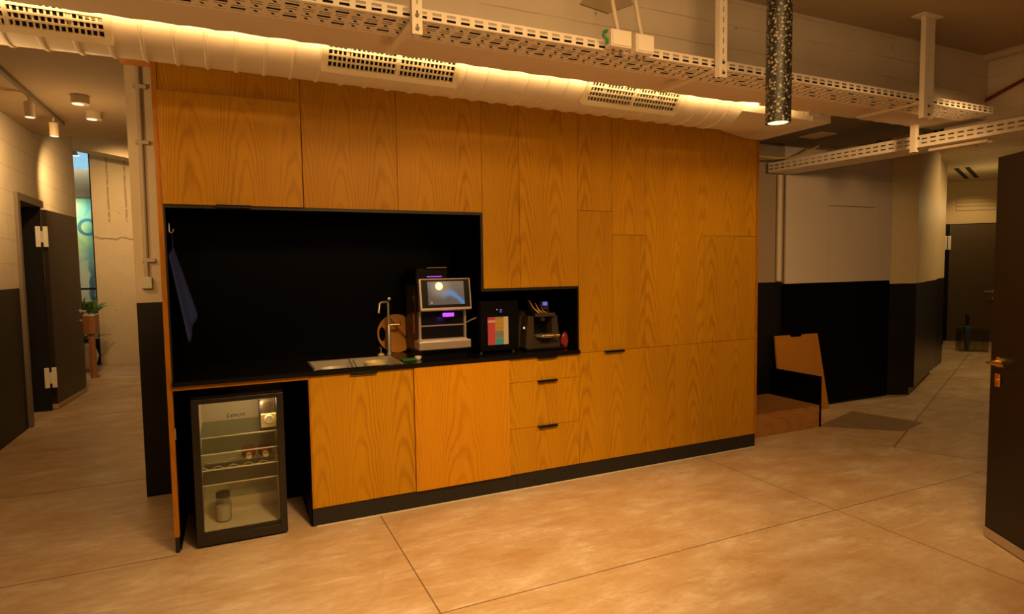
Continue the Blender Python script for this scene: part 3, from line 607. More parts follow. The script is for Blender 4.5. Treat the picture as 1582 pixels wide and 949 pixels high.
# ------------------------------------------------------------------ things in the niche
# espresso machine with screen
t = thing('espresso_machine', 'large bean-to-cup espresso machine with a lit touch screen', 'coffee machine', (1.56, .3, ZC))
B(1.405, .20, ZC+.03, 1.735, .50, 1.375, bev=.012).build('body', 'bronze', t)
B(1.402, .275, 1.06, 1.4055, .315, 1.33).build('side_trim', 'gold', t)
B(1.42, .19, ZC+.05, 1.72, .201, 1.205).build('front_recess', 'plastic_black', t)
m = MB().box(1.40, .125, ZC+.035, 1.715, .2, .965, bev=.004); m.box(1.42, .16, ZC+.0005, 1.72, .52, ZC+.03).build('base', 'plastic_black', t)
tr = B(1.375, .085, .966, 1.722, .2, 1.022, bev=.006).build('drip_tray', 'silver', t); B(1.395, .1, 1.0225, 1.70, .195, 1.026).build('tray_grid', 'cream', tr)
for x in (1.400, 1.705): B(x, .165, 1.022, x+.014, .19, 1.215).build('post', 'silver', t)
MB().box(1.414, .172, 1.108, 1.705, .182, 1.116).box(1.40, .165, 1.205, 1.72, .19, 1.216).build('cross_bar', 'silver', t)
sp = MB().box(1.535, .11, 1.165, 1.62, .19, 1.205, bev=.008).build('spout', 'plastic_black', t); B(1.54, .106, 1.172, 1.615, .11, 1.196).build('light_strip', 'purple', sp)
tilt = Matrix.Rotation(math.radians(-8), 3, 'X'); pv = (1.555, .09, 1.32)
sc = MB().box(1.385, .085, 1.215, 1.727, .125, 1.418, bev=.006, rot=tilt, piv=pv).build('screen_housing', 'silver', t)
MB().box(1.397, .081, 1.232, 1.715, .0855, 1.410, rot=tilt, piv=pv).build('bezel', 'plastic_black', sc)
dp = MB().box(1.437, .079, 1.250, 1.677, .0812, 1.397, rot=tilt, piv=pv).build('display', 'screen', sc); recentre(dp, (1.557, .08, 1.3235))
MB().box(1.40, .125, 1.24, 1.72, .205, 1.37).build('screen_arm', 'plastic_black', t)
hp = B(1.40, .22, 1.375, 1.62, .5, 1.475, bev=.01).build('bean_hopper', 'plastic_black', t); MB().box(1.47, .2, 1.482, 1.60, .3, 1.488).build('hopper_rim', 'gold', hp); B(1.41, .22, 1.475, 1.61, .49, 1.482).build('hopper_lid', 'plastic_black', hp)
B(1.475, .215, 1.425, 1.575, .222, 1.430).build('hopper_trim', 'purple', hp)
MB().tube([(1.72, .23, 1.125), (1.745, .22, 1.12), (1.765, .2, 1.135), (1.795, .18, 1.15)], .005, 8).build('milk_hose', 'silver', t, True)
# milk fridge
t = thing('milk_cooler', 'black countertop cooler with a window of coloured packs', 'cooler', (1.95, .3, ZC))
MB().box(1.80, .13, ZC+.012, 2.075, .52, 1.262, bev=.006).build('body', 'plastic_black', t)
for x in (1.82, 2.055):
    for y in (.16, .48): MB().lathe([(.012, 0), (.01, .013)], (x, y, ZC)).build('foot', 'steel', t, True)
f = B(1.802, .112, ZC+.018, 2.073, .130, 1.258, bev=.005).build('door', 'plastic_black', t)
pk = B(1.850, .110, .968, 1.998, .1125, 1.153).build('window', 'packs', f); recentre(pk, (1.924, .111, 1.06))
fm = MB()   # blue seven-segment E
for a in ((1.940, 1.183, 1.943, 1.203), (1.943, 1.200, 1.954, 1.203), (1.943, 1.1915, 1.953, 1.1945), (1.943, 1.183, 1.954, 1.186)): fm.box(a[0], .1105, a[1], a[2], .112, a[3])
fm.build('display_digit', 'blue_led', f); B(1.916, .1105, 1.199, 1.921, .112, 1.204).build('indicator', 'white_led', f)
# pod machine
t = thing('pod_coffee_machine', 'grey pod coffee machine with chrome lever lid', 'coffee machine', (2.27, .25, ZC))
prof = [(2.125, ZC+.001), (2.405, ZC+.001), (2.40, 1.05), (2.385, 1.13), (2.36, 1.185), (2.17, 1.185), (2.135, 1.13), (2.125, 1.04)]
bd = MB().poly([(x, .22, z) for x, z in prof], (0, .28, 0)); bd.build('body', 'bronze', t)
MB().box(2.125, .09, ZC+.0005, 2.405, .22, ZC+.02, bev=.004).build('base', 'plastic_black', t)
MB().poly([(2.13, .12, ZC+.02), (2.195, .12, ZC+.02), (2.195, .12, 1.145), (2.15, .12, 1.145)], (0, .1, 0)).poly([(2.335, .12, ZC+.02), (2.40, .12, ZC+.02), (2.375, .12, 1.145), (2.335, .12, 1.145)], (0, .1, 0)).poly([(2.195, .12, ZC+.02), (2.335, .12, ZC+.02), (2.335, .12, .995), (2.195, .12, .995)], (0, .1, 0)).build('front_shell', 'bronze', t)
B(2.195, .205, .995, 2.335, .22, 1.145).build('cup_recess', 'plastic_black', t)
MB().box(2.19, .085, 1.14, 2.345, .22, 1.165, bev=.006).lathe([(.016, -.03), (.02, 0)], (2.267, .13, 1.14)).build('brew_head', 'bronze', t)
ct = MB().lathe([(.072, 0), (.075, .004), (.075, .012), (.07, .014)], (2.275, .115, 1.0)).build('cup_tray', 'steel', t, True); MB().box(2.215, .036, 1.005, 2.355, .05, 1.018, bev=.003).build('tray_bar', 'gold', ct)
lv_ = MB().poly([(2.135, .1, 1.262), (2.150, .1, 1.262), (2.235, .1, 1.165), (2.19, .1, 1.150), (2.155, .1, 1.19)], (0, .2, 0)).build('lever_lid', 'plastic_black', t)
for a in (0, 1, 2): MB().tube([(2.148+.045*a, .095, 1.255-.018*a), (2.18+.036*a, .09, 1.20-.01*a), (2.225+.027*a, .095, 1.168)], [.003, .005, .007], 8).build('lever_trim', 'gold', lv_, True)
MB().lathe([(.034, 0), (.036, .055), (.03, .062)], (2.315, .2, 1.183)).build('water_cap', 'grey_metal', t, True); B(2.272, .12, 1.215, 2.30, .135, 1.238).build('display', 'blue_led', t)
B(2.118, .118, 1.062, 2.126, .13, 1.074).build('indicator', 'white_led', t)
# red packet
def crumple(name, mat, c, s, label, cat):
    m = MB(); bmesh.ops.create_icosphere(m.bm, subdivisions=3, radius=1)
    for v in m.bm.verts:
        k = 1+.34*math.sin(v.co.x*9+v.co.z*7)*math.cos(v.co.y*8+v.co.z*5); v.co = Vector((c[0]+v.co.x*s[0]*k, c[1]+v.co.y*s[1]*k, c[2]+v.co.z*s[2]*(1+.12*math.sin(v.co.x*11))))
    zmin = min(v.co.z for v in m.bm.verts)
    for v in m.bm.verts: v.co.z += ZC-zmin
    return tag(m.build(name, mat, smooth=True), label, cat)
crumple('foil_packet', 'red_foil', (2.435, .12, .96), (.022, .03, .055), 'crumpled red foil packet right of the pod coffee machine', 'packet')
# tap
t = thing('tap', 'slim steel kitchen tap with downturned spout behind sink', 'tap', (1.272, .45, ZC))
MB().lathe([(.020, 0), (.020, .008), (.0135, .010), (.0135, .19), (.0095, .20)], (1.272, .45, ZC)).build('base', 'steel', t, True)
MB().tube([(1.272, .45, 1.10), (1.272, .45, 1.245), (1.270, .448, 1.256), (1.262, .446, 1.262), (1.23, .44, 1.262), (1.212, .435, 1.255), (1.203, .43, 1.19)], .0085).build('spout', 'steel', t, True)
MB().tube([(1.28, .448, 1.108), (1.345, .435, 1.108)], .008).tube([(1.345, .435, 1.10), (1.346, .435, 1.13)], .0045).build('lever', 'gold', t, True)
tag(MB().lathe([(.005, 0), (.012, .003), (.012, .01), (.004, .014)], (1.31, .5785, 1.275), axis='y').xf(Matrix.Translation((0, -.014, 0))).build('wall_hook', 'steel', smooth=True), 'tiny steel hook on splashback above the tap', 'hook')
# round board
t = thing('serving_board', 'round wooden serving board leaning behind the tap', 'board', (1.34, .5, ZC))
m = MB(); R_ = .132; outer = [(R_*math.cos(2*math.pi*k/64), R_*math.sin(2*math.pi*k/64)) for k in range(64)]
hole = [(-.098+.022*math.cos(2*math.pi*k/64), .048*math.sin(2*math.pi*k/64)) for k in range(64)]
bm = m.bm; L = []
for y in (0, .014): L.append(([bm.verts.new((a, y, b)) for a, b in outer], [bm.verts.new((a, y, b)) for a, b in hole]))
for k in range(64):
    j = (k+1) % 64
    for s_ in (0, 1): bm.faces.new((L[s_][0][k], L[s_][0][j], L[s_][1][j], L[s_][1][k]))
    bm.faces.new((L[0][0][k], L[0][0][j], L[1][0][j], L[1][0][k])); bm.faces.new((L[0][1][k], L[0][1][j], L[1][1][j], L[1][1][k]))
m.xf(Matrix.Translation((1.345, .535, ZC+R_-.001)) @ Matrix.Rotation(math.radians(-9), 4, 'X')).build('board_disc', 'board', t)
MB().tube([(1.295, .512, 1.15), (1.37, .508, 1.05), (1.42, .508, .99)], .003, 6).build('cord', 'cable', t)
# soap, sponge, dishes
t = thing('soap_dispenser', 'small soap pump set in worktop left of the tap', 'soap dispenser', (1.214, .44, ZC)); MB().lathe([(.022, 0), (.022, .006), (.012, .012), (.008, .014)], (1.214, .44, ZC)).build('collar', 'dish', t, True); MB().tube([(1.214, .44, ZC+.012), (1.214, .44, ZC+.05), (1.204, .43, ZC+.052)], .004, 8).build('pump', 'steel', t, True)
tag(B(1.27, .09, ZC+.0003, 1.36, .15, ZC+.012, bev=.004).build('sponge', 'sponge'), 'green scouring sponge on worktop in front of espresso machine', 'sponge')
tag(MB().lathe([(.014, 0), (.022, .01), (.022, .02), (.015, .024)], (1.375, .12, ZC+.0003)).build('tap_stopper', 'cream', smooth=True), 'small white round cap beside the green sponge', 'cap')
def bowl(x, y, z, r, h, mat, label):
    o = MB().lathe([(r*.45, 0), (r*.55, .004), (r*.95, h*.8), (r, h), (r*.94, h), (r*.5, .012), (.001, .010)], (x, y, z)).build('bowl', mat, smooth=True); return tag(o, label, 'bowl', 'dishes in the sink')
bowl(.86, .20, .782, .065, .105, 'cream', 'white bowl in left half of the sink')
bowl(1.13, .24, .782, .07, .118, 'dish', 'yellowish bowl in right half of the sink')
t = thing('fork', 'dark fork leaning in middle of the sink', 'fork', (1.0, .2, .79)); MB().tube([(1.01, .12, .785), (.985, .34, .912)], .003, 6).build('fork_handle', 'grey_metal', t); MB().tube([(1.04, .14, .785), (1.012, .34, .905)], .003, 6).build('fork_tines', 'grey_metal', t)

# blue cloth on a hook
t = thing('coat_hook', 'steel hook on the left inner side of the niche', 'hook', (.033, .2, 1.71)); MB().tube([(.032, .2, 1.745), (.032, .2, 1.70), (.040, .2, 1.693), (.050, .2, 1.70), (.052, .2, 1.715)], .0035, 8).build('hook_wire', 'steel', t, True)
t = thing('hanging_cloth', 'navy blue cloth hanging slanted from the niche side hook', 'cloth', (.05, .2, 1.09))
m = MB(); n = 14; TL, TR, BR, BL = [Vector(p) for p in ((.037, .06, 1.568), (.047, .20, 1.616), (.146, .20, 1.248), (.108, .06, 1.104))]
g = [[None]*(n+1) for _ in range(n+1)]
for i in range(n+1):
    for j in range(n+1):
        a, b = i/n, j/n; p = (TL*(1-a)+TR*a)*(1-b)+(BL*(1-a)+BR*a)*b
        p += Vector((.006*math.sin(a*9)*b, .0, 0)); g[i][j] = m.bm.verts.new(p)
for i in range(n):
    for j in range(n): m.bm.faces.new((g[i][j], g[i+1][j], g[i+1][j+1], g[i][j+1]))
m.build('cloth_sheet', 'navy', t, True, solid=.006); MB().tube([(.044, .2, 1.695), (.046, .195, 1.65), (.047, .185, 1.605)], .0025, 6).build('hanging_loop', 'navy', t)

# ------------------------------------------------------------------ duct
def yc(x): return -.335+.022*max(0, x)
def zc_(x): return 2.716-.004*max(0, x)
R0 = .268
dt = thing('air_duct', 'cream round spiral air duct running above the oak cabinets', 'duct', (1.2, -.32, 2.45))
m = MB(); xs = [-2.2+i*.05 for i in range(int((3.52+2.2)/.05)+1)]; m.tube([(x, yc(x), zc_(x)) for x in xs], R0, 56); m.build('duct_pipe', 'duct', dt, True)
m = MB(); x = -2.10; k = 0
while x < 3.45:
    A = [Vector((x+dx, yc(x), zc_(x))) for dx in (-.010, -.005, .005, .010)]; rr = [R0-.001, R0+.0065, R0+.0065, R0-.001]
    m.tube(A, rr, 56, cap=False); x += .1245
m.build('spiral_seam', 'duct', dt, True)
# square-to-round plenum at the right end
m = MB(); n = 48; ca = []; cb = []
for k in range(n):
    q = 2*math.pi*k/n; ca.append(m.bm.verts.new((3.50, yc(3.5)+R0*math.cos(q), zc_(3.5)+R0*math.sin(q))))
    sx, sz = math.cos(q), math.sin(q); s_ = 1/max(abs(sx), abs(sz)); cb.append(m.bm.verts.new((3.98, -.312+.302*sx*s_, 2.70+.252*sz*s_)))
for k in range(n): m.bm.faces.new((ca[k], ca[(k+1) % n], cb[(k+1) % n], cb[k]))
m.bm.faces.new(cb); m.bm.faces.new(ca[::-1]); m.build('reducer', 'duct', dt, True)
pl_ = B(3.97, -.615, 2.448, 4.15, -.008, 2.94).build('plenum_box', 'duct', dt); B(3.9, -.645, 2.475, 4.02, -.617, 2.56, bev=.004).build('plenum_flange', 'grille', pl_)
MB().box(3.60, -.64, 2.53, 3.68, -.60, 2.56).build('blue_label', plain('blue_label', (.12, .18, .5), .5), pl_)
def grille(x0, x1, a0, a1, mull):
    # frame tangential to the duct, centred on angle am measured from straight down towards the viewer
    am = (a0+a1)/2; h = R0*2*math.sin(math.radians((a1-a0)/2)); xm = (x0+x1)/2; am = math.radians(am)
    c = Vector((xm, yc(xm)-(R0+.012)*math.sin(am), zc_(xm)-(R0+.012)*math.cos(am)))
    ex = Vector((1, .022, -.004)).normalized(); en = Vector((0, -math.sin(am), -math.cos(am))); ez = en.cross(ex).normalized()
    if ez.z < 0: ez = -ez
    Mx = Matrix(((ex.x, en.x, ez.x, c.x), (ex.y, en.y, ez.y, c.y), (ex.z, en.z, ez.z, c.z), (0, 0, 0, 1)))
    w2, h2, b = (x1-x0)/2, h/2, .028
    fr = MB().box(-w2, -.03, -h2, w2, .008, -h2+b).box(-w2, -.03, h2-b, w2, .008, h2).box(-w2, -.03, -h2+b, -w2+b, .008, h2-b).box(w2-b, -.03, -h2+b, w2, .008, h2-b)
    if mull is not None: fr.box(mull-.008, -.01, -h2+b, mull+.008, .007, h2-b)
    fo = fr.xf(Mx).build('vent_grille', 'grille', dt)
    MB().box(-w2+b, -.0115, -h2+b, w2-b, -.0095, h2-b).xf(Mx).build('vent_dark_sheet', 'void', fo)  # near-black sheet paints the shade behind the louvres
    lo = MB(); nz = 6
    for i in range(1, nz):
        z = -h2+b+(2*h2-2*b)*i/nz; lo.box(-w2+b, -.001, z-.004, w2-b, .006, z+.004)
    nx = max(8, int((2*w2-2*b)/.0215))
    for i in range(1, nx):
        x = -w2+b+(2*w2-2*b)*i/nx; lo.box(x-.0035, -.009, -h2+b, x+.0035, -.001, h2-b)
    lo.xf(Mx).build('louvre', 'grille', fo)
grille(-.79, -.085, 25, 76, .0); grille(.765, 1.46, 25, 76, .02); grille(2.25, 2.95, 25, 76, .0)

# ------------------------------------------------------------------ cable trays
def holes_strip(m, u0, u1, pitch, rows, P):
    """rows: list of (v0, v1, fn(i)->(half length, half width) or None); P maps (u,v) to 3-D"""
    n = int(round((u1-u0)/pitch)); bm = m.bm
    for (v0, v1, fn) in rows:
        for i in range(n):
            a, b = u0+i*pitch, u0+(i+1)*pitch; hl = fn(i) if fn else None
            o = [bm.verts.new(P(*q)) for q in ((a, v0), (b, v0), (b, v1), (a, v1))]
            if hl is None: bm.faces.new(o); continue
            c, d = (a+b)/2, (v0+v1)/2; hx, hy, sk = hl
            q = [bm.verts.new(P(c+sx*hx+sk*sy, d+sy*hy)) for sx, sy in ((-1, -1), (1, -1), (1, 1), (-1, 1))]
            for k in range(4): bm.faces.new((o[k], o[(k+1) % 4], q[(k+1) % 4], q[k]))
dash = lambda i: (.021, .0040, 0); side = lambda i: (.019, .0052, 0)
def mixr(k): return lambda i: (.025, .0095, 0) if (i+k) % 3 == 0 else (.0065, .0100, .005)
ct = thing('cable_tray', 'long cream perforated cable tray below the concrete beam', 'cable tray', (2.2, -1.08, 2.455))
m = MB(); U0, U1, PT = -.72, 4.98, .06
yl = lambda u: -1.215+.006*u
rows = []; v = 0.0
for wdt, fn in ((.014, None), (.018, dash), (.030, mixr(0)), (.018, dash), (.018, dash), (.030, mixr(1)), (.018, dash), (.030, mixr(0)), (.018, dash), (.014, None)): rows.append((v, v+wdt, fn)); v += wdt
WT = v
holes_strip(m, U0, U1, PT, rows, lambda u, v: (u, yl(u)+v, 2.455)); m.build('tray_bottom', 'tray', ct, solid=.0016)
for nm, dv in (('tray_side', 0), ('tray_side', WT)):
    m = MB(); holes_strip(m, U0, U1, PT, [(0, .004, None), (.004, .020, side), (.020, .038, side), (.038, .044, None)], lambda u, v: (u, yl(u)+dv, 2.455+v)); m.build(nm, 'tray', ct, solid=.0016)
ct2 = thing('cable_tray', 'cream perforated cable tray crossing towards viewer at right', 'cable tray', (5.05, -.3, 2.33))
m = MB(); xl_ = lambda u: 5.0-.11*(u-.9); zl = lambda u: 2.345+.012*(.9-u)*.6
holes_strip(m, -2.04, .72, PT, [(0, .012, None), (.012, .045, side), (.045, .075, side), (.075, .09, None)], lambda u, v: (xl_(u), u, zl(u)+v)); m.build('tray_side', 'tray', ct2, solid=.0016)
m = MB(); holes_strip(m, -2.04, .72, PT, [(0, .09, None), (.09, .21, dash), (.21, .30, None)], lambda u, v: (xl_(u)+v, u, zl(u))); m.build('tray_bottom', 'tray', ct2, solid=.0016)
m = MB(); holes_strip(m, -2.04, .72, PT, [(0, .03, None), (.03, .06, side), (.06, .09, None)], lambda u, v: (xl_(u)+.30, u, zl(u)+v)); m.build('tray_side', 'tray', ct2, solid=.0016)
for dx in (.08, .14): MB().tube([(xl_(-.62)+dx, -.62, zl(-.6)-.02), (xl_(-1.0)+dx, -1.0, zl(-1)-.02)], .012).build('conduit', 'white_metal', ct2, True)
cb = MB()
for k in range(9): cb.tube([(U0+.02, yl(U0)+.022+k*.0205, 2.472), (2.0, yl(2)+.020+k*.0206, 2.472), (U1-.05, yl(U1)+.021+k*.0204, 2.472)], .0115, 8)
tag(cb.build('added_cable_fill', 'cable'), 'added dark cables filling the long tray so its slots read dark', 'cables', kind='stuff')  # added to block light inside the tray and darken its slots
def hanger(label, x, w2, z0=2.40, y=-1.245, foot=True):
    h = thing('tray_hanger', label, 'hanger', (x, y, z0), 'slotted hangers of the cable trays')
    m = MB(); bm = m.bm; n = int((2.95-z0)/.05)
    holes_strip(m, z0, z0+n*.05, .05, [(0, w2*.75, None), (w2*.75, w2*1.25, lambda i: (.013, .0035, 0)), (w2*1.25, w2*2, None)], lambda u, v: (x-w2+v, y, u))
    m.box(x-w2, y, z0, x-w2+.0018, y+.028, 2.95).box(x+w2-.0018, y, z0, x+w2, y+.028, 2.95); m.build('post', 'tray', h, solid=.0018)
    B(x-w2*2, y-.02, 2.944, x+w2*2, y+.06, 2.95).build('ceiling_plate', 'tray', h)
    if foot:
        m = MB().box(x-.016, y+.005, 2.450, x+.016, -.79, 2.4525).box(x-.018, y+.005, 2.446, x-.016, -.79, 2.4525).box(x+.016, y+.005, 2.446, x+.018, -.79, 2.4525); m.build('cross_strut', 'tray', h)
    for z in (z0+.02, z0+.07): MB().lathe([(.007, -.006), (.007, 0)], (x, y-.001, z), 10, axis='y').build('bolt', 'grey_metal', h)
hanger('slotted hanger post at left, in front of the middle air grille', 1.018, .020, 2.385)
hanger('slotted hanger post on the long tray, left of the speckled pendant', 2.565, .024, 2.40)
hanger('slotted hanger post on the long tray, right of the speckled pendant', 4.19, .045, 2.345)
h = thing('tray_hanger', 'short square post holding up the crossing cable tray', 'hanger', (5.03, -.66, 2.3), 'slotted hangers of the cable trays'); B(5.01, -.66, 2.30, 5.05, -.62, 2.95).build('post', 'tray', h)
for z in (2.325, 2.40): MB().lathe([(.010, -.006), (.010, 0)], (5.045, -.661, z), 10, axis='y').build('bolt', 'grey_metal', h)
# junction boxes on the tray
def jbox(label, x0, x1, z0, z1):
    j = thing('junction_box', label, 'junction box', ((x0+x1)/2, -1.24, z0), 'junction boxes on the long tray'); xm = (x0+x1)/2
    B(x0, -1.268, z0, x1, -1.216, z1, bev=.004).build('box_body', 'tray', j); B(x0+.006, -1.273, z0+.006, x1-.006, -1.268, z1-.006, bev=.002).build('cover', 'tray', j)
    MB().tube([(xm, -1.24, z1), (xm-.012, -1.235, z1+.06), (xm-.025, -1.225, z1+.16), (xm-.028, -1.22, 2.95)], .010).build('conduit', 'pipe', j, True)
    for dx in (-.02, .02): MB().tube([(xm+dx, -1.23, z0), (xm+dx, -1.23, z0-.022)], .006, 8).build('cable_gland', 'grey_metal', j)
jbox('left cream junction box on the long tray, green wire beside it', 1.895, 2.005, 2.454, 2.53); jbox('right cream junction box on the long tray', 2.03, 2.13, 2.445, 2.528)
tag(MB().tube([(1.90, -1.23, 2.53), (1.875, -1.24, 2.52), (1.868, -1.245, 2.50), (1.885, -1.25, 2.485), (1.89, -1.24, 2.47)], .007, 8).build('green_wire', 'green', smooth=True), 'short green wire curling out beside the left junction box', 'wire')

# speckled pendant
t = thing('pendant_lamp', 'black and white speckled tube pendant with lit end', 'lamp', (2.545, -1.6, 2.1))
MB().lathe([(.040, .004), (.046, 0), (.053, .0), (.053, .85), (.05, .85)], (2.545, -1.6, 2.098), 40).build('tube', 'fleck', t, True)
MB().lathe([(.042, .002), (.042, .006)], (2.545, -1.6, 2.097), 32).build('lens', 'lens', t, True)
spot('pendant_beam', (2.545, -1.6, 2.085), (0, 0, -1), 10, 100, .5)

# ------------------------------------------------------------------ left hall lamps
t = thing('track_light', 'slim ceiling track with two small spot heads in left hall', 'track light', (-1.1, 2.6, 2.9))
B(-1.115, 1.2, 2.915, -1.08, 3.7, 2.95).build('track', 'frame_grey', t)
for y in (2.6, 3.36):
    hd = MB().tube([(-1.1, y, 2.915), (-1.1, y, 2.86)], .008, 8).lathe([(.036, -.12), (.036, 0), (.02, .01)], (-1.1, y, 2.87)).build('spot_head', 'white_metal', t, True); MB().lathe([(.032, -.122), (.032, -.119)], (-1.1, y, 2.87)).build('lens', 'lens', hd)
for y, lb in ((2.58, 'nearer round white ceiling light in left hall'), (3.14, 'farther round white ceiling light in left hall')):
    t = thing('ceiling_light', lb, 'lamp', (-.75, y, 2.88), 'round ceiling lights in left hall'); MB().lathe([(.06, 0), (.066, .004), (.066, .068)], (-.75, y, 2.881)).build('housing', 'white_metal', t, True); MB().lathe([(.04, -.003), (.04, .002)], (-.765, y-.01, 2.881)).build('lens', 'lens', t)
# slot diffusers in corridor ceiling
for k in (0, 1):
    a = Vector((10.2, 1.97, 2.856)); b = Vector((11.6, 2.58, 2.856)); s_ = Vector((.10, -.22, 0))*.55*k; d = (b-a).normalized(); q = Vector((-d.y, d.x, 0))*.03
    tag(MB().poly([a+s_-q, b+s_-q, b+s_+q, a+s_+q], (0, 0, .003)).build('slot_diffuser', 'void'), ('left' if k == 0 else 'right')+' black slot diffuser in the right corridor ceiling', 'vent', 'slot diffusers in corridor ceiling')

# ------------------------------------------------------------------ right background
t = thing('wall_cupboard', 'white flush wall cupboard with seams over black panels', 'cupboard', (6.07, .74, 1.28))
B(5.274, .742, 1.28, 6.868, .759, 2.335).build('carcass', 'frame_grey', t)
for a, b, z0, z1 in ((5.27, 5.874, 1.28, 2.338), (5.878, 6.592, 1.28, 2.058), (5.878, 6.592, 2.064, 2.338), (6.596, 6.868, 1.28, 2.338)): B(a, .722, z0, b, .742, z1, bev=.002).build('door', 'panel_white', t)
t = thing('base_cupboard', 'black flush base cupboard under the white wall cupboard', 'cupboard', (6.07, .74, 0))
for a, b in ((5.27, 6.592), (6.596, 6.868)): B(a, .732, .02, b, .758, 1.276, bev=.002).build('door', 'black', t)
B(5.27, .74, 0, 6.868, .758, .02).build('kick', 'plastic_black', t)
tag(MB().tube([(5.19, .735, 1.31), (5.19, .735, 1.8), (5.19, .735, 2.335)], .026).build('wall_pipe', 'pipe', smooth=True), 'cream vertical pipe left of the white wall cupboard', 'pipe')
struct(B(5.27, .745, 2.342, 6.868, .7595, 2.70), 'trim_3', 'panel_white', 'white board above the white wall cupboard', 'trim')
t = thing('timber_platform', 'low timber step platform right of the oak cabinets', 'platform', (4.6, .45, 0))
B(4.14, .18, 0, 5.095, .20, .178).build('riser', 'timber', t); B(4.14, .18, .178, 5.095, .755, .20).build('tread', 'timber', t)
tag(B(5.098, .178, 0, 5.12, .70, .460).build('side_screen', 'black'), 'low black panel closing right side of timber platform', 'panel')
t = thing('leaning_board', 'orange wooden board with notched top leaning behind the platform', 'board', (5.4, .62, 0))
pts = [(5.126, .0), (5.798, .0), (5.72, .765), (5.51, .768), (5.495, .748), (5.345, .748), (5.33, .770), (5.126, .772)]
MB().poly([(x,   .62+.088*z/.77, z) for x, z in pts], (0, .016, 0)).build('board_sheet', 'board', t)
t = thing('fan_coil_unit', 'dark grey air unit hanging above the timber platform', 'air conditioner', (5.3, .2, 2.58))
B(4.35, -.35, 2.60, 5.8, .60, 2.86, bev=.005).build('casing', 'dark_plant', t); B(4.95, .10, 2.594, 5.15, .32, 2.5995).build('service_label', 'pipe', t)
for x, y in ((4.5, -.25), (5.7, -.25), (4.5, .5), (5.7, .5)): MB().tube([(x, y, 2.86), (x, y, 2.95)], .006, 8).build('hanging_rod', 'grey_metal', t)
t = thing('control_box', 'small grey control boxes beside the duct plenum', 'control box', (5.3, -.45, 2.62)); B(4.55, -.56, 2.60, 5.0, -.36, 2.78).build('box_body', 'dark_plant', t); B(5.0, -.60, 2.585, 5.22, -.42, 2.76).build('terminal_box', 'frame_grey', t)
tag(MB().tube([(4.3, .55, 2.475), (4.77, .55, 2.455), (4.95, .55, 2.452), (5.1, .55, 2.462), (5.25, .55, 2.50), (5.36, .55, 2.545), (5.45, .52, 2.59)], .009, 8).build('yellow_cable', 'yellow', smooth=True), 'yellow cable drooping below the grey air unit', 'cable')
for i, (lb, pts, mt) in enumerate((('black cable sagging right of the air unit, nearest the oak wall', [(5.86, .3, 2.72), (6.0, .2, 2.52), (6.15, .1, 2.50), (6.3, .0, 2.60), (6.4, -.1, 2.95)], 'cable'), ('black cable hanging in a loop behind the crossing tray', [(6.1, -.2, 2.95), (6.12, -.2, 2.6), (6.3, -.25, 2.50), (6.5, -.3, 2.6), (6.6, -.3, 2.95)], 'cable'), ('thick black cable slanting up behind the square post', [(6.35, -.35, 2.50), (6.5, -.45, 2.72), (6.6, -.5, 2.95)], 'cable'))):
    tag(MB().tube(pts, .016, 8).build('hanging_cable', mt, smooth=True), lb, 'cable', 'black cables right of the air unit')
tag(MB().tube([(5.36-.05, -.90, 2.95), (5.36-.05, -.90, 2.945), (5.31, -.93, 2.94), (5.31, -4.0, 2.88)], .03).build('ceiling_pipe', 'pipe', smooth=True), 'painted pipe along right beam near the ceiling', 'pipe')
t = thing('red_cable', 'red cable stretched along the right beam', 'cable', (5.33, -1.2, 2.7)); MB().tube([(5.335, -.96, 2.64), (5.335, -1.2, 2.725), (5.33, -2.4, 3.0-.06)], .012, 8).build('red_sheath', 'red', t, True); MB().tube([(5.335, -.90, 2.60), (5.335, -.915, 2.615), (5.335, -.98, 2.646)], .007, 8).build('black_end', 'cable', t, True)

# corridor clutter
q = p0+E_*.05-NE*.9
t = thing('glass_bin', 'low clear glass box on floor before the olive door', 'box', (q.x, q.y, 0))
def gb(a0, a1, b0, b1, z0, z1): return obox(MB(), q, E_, NE, a0, a1, b0, b1, z0, z1)
for a in ((-.1, .28, 0, .008), (-.1, .28, .24, .248), (-.1, -.092, .008, .24), (.272, .28, .008, .24)): gb(*a, .008, .36).build('side_pane', 'glass_jar', t)
gb(-.1, .28, 0, .248, 0, .008).build('bottom_pane', 'glass_jar', t)
q2 = q+E_*.02+NE*.12; t = thing('brush', 'black brush with a blue head standing in the glass box', 'brush', (q2.x, q2.y, .01))
MB().lathe([(.03, .009), (.05, .32), (.05, .40), (.02, .42)], (q2.x, q2.y, 0)).build('brush_head', plain('blue_plastic', (.02, .10, .25), .4), t, True); MB().lathe([(.02, .42), (.03, .52), (.024, .6), (.004, .62)], (q2.x, q2.y, 0)).build('brush_handle', 'cable', t, True)

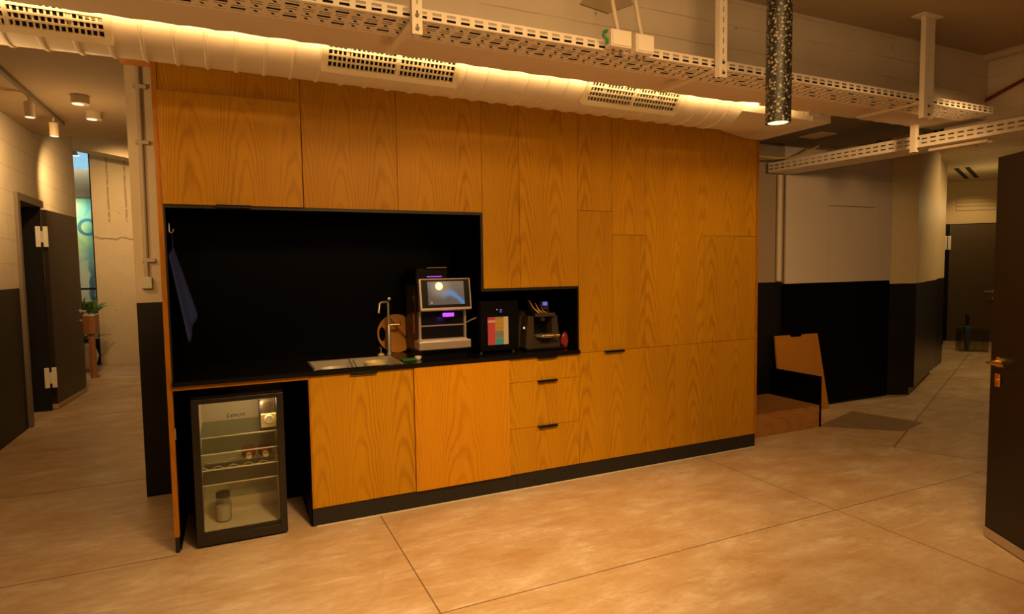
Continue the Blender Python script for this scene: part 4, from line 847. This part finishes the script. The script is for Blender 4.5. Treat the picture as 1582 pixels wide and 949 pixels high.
# planters in left hall
t = thing('planter_stand', 'wooden trough planter on legs at far end of left hall', 'planter', (-1.62, 6.8, 0))
MB().box(-1.95, 6.62, .63, -1.43, 6.92, .89, bev=.006).build('trough', 'terracotta', t); MB().box(-1.95, 6.62, .89, -1.43, 6.92, .905).build('trough_rim', 'cream', t)
MB().box(-1.53, 6.66, .02, -1.46, 6.74, .63).box(-1.53, 6.66, 0, -1.43, 6.80, .02).build('leg', 'terracotta', t); MB().box(-1.93, 6.66, 0, -1.86, 6.74, .63).build('leg', 'terracotta', t)
def leaves(m, c, n, l, w, up, rnd):
    for k in range(n):
        a = rnd.uniform(0, 2*math.pi); e = rnd.uniform(*up); ll = l*rnd.uniform(.6, 1.1); d = Vector((math.cos(a), math.sin(a), 0)); s_ = Vector((-d.y, d.x, 0)); prev = None
        for i in range(6):
            f = i/5; p = Vector(c)+d*(ll*f*math.cos(e))+Vector((0, 0, ll*(math.sin(e)*f-.35*f*f))); ww = w*math.sin(math.pi*(.08+.9*f)) 
            cur = (m.bm.verts.new(p+s_*ww), m.bm.verts.new(p-s_*ww))
            if prev: m.bm.faces.new((prev[0], prev[1], cur[1], cur[0]))
            prev = cur
rnd = random.Random(3)
t = thing('potted_plant', 'leafy green plant growing in the wooden trough planter', 'plant', (-1.55, 6.75, .905)); m = MB()
for c in ((-1.52, 6.74, .905), (-1.62, 6.8, .905), (-1.75, 6.76, .905), (-1.46, 6.8, .905)): leaves(m, c, 16, .34, .022, (.7, 1.5), rnd)
m.build('foliage', 'leaf', t, True, solid=.002); MB().tube([(-1.6, 6.78, .906), (-1.6, 6.78, 1.02)], .012, 8).build('stem', 'leaf_dark', t)
t = thing('round_pot', 'round cream floor pot behind the wooden trough planter', 'pot', (-1.80, 7.5, 0)); MB().lathe([(.12, 0), (.2, .08), (.24, .22), (.2, .36), (.14, .42), (.13, .42), (.1, .3)], (-1.80, 7.5, 0)).build('pot_body', 'cream', t, True)
t = thing('potted_plant', 'dark drooping plant in the round cream pot', 'plant', (-1.80, 7.5, .42)); m = MB(); leaves(m, (-1.80, 7.5, .40), 40, .55, .02, (.5, 1.4), rnd); m.build('foliage', 'leaf_dark', t, True, solid=.002)
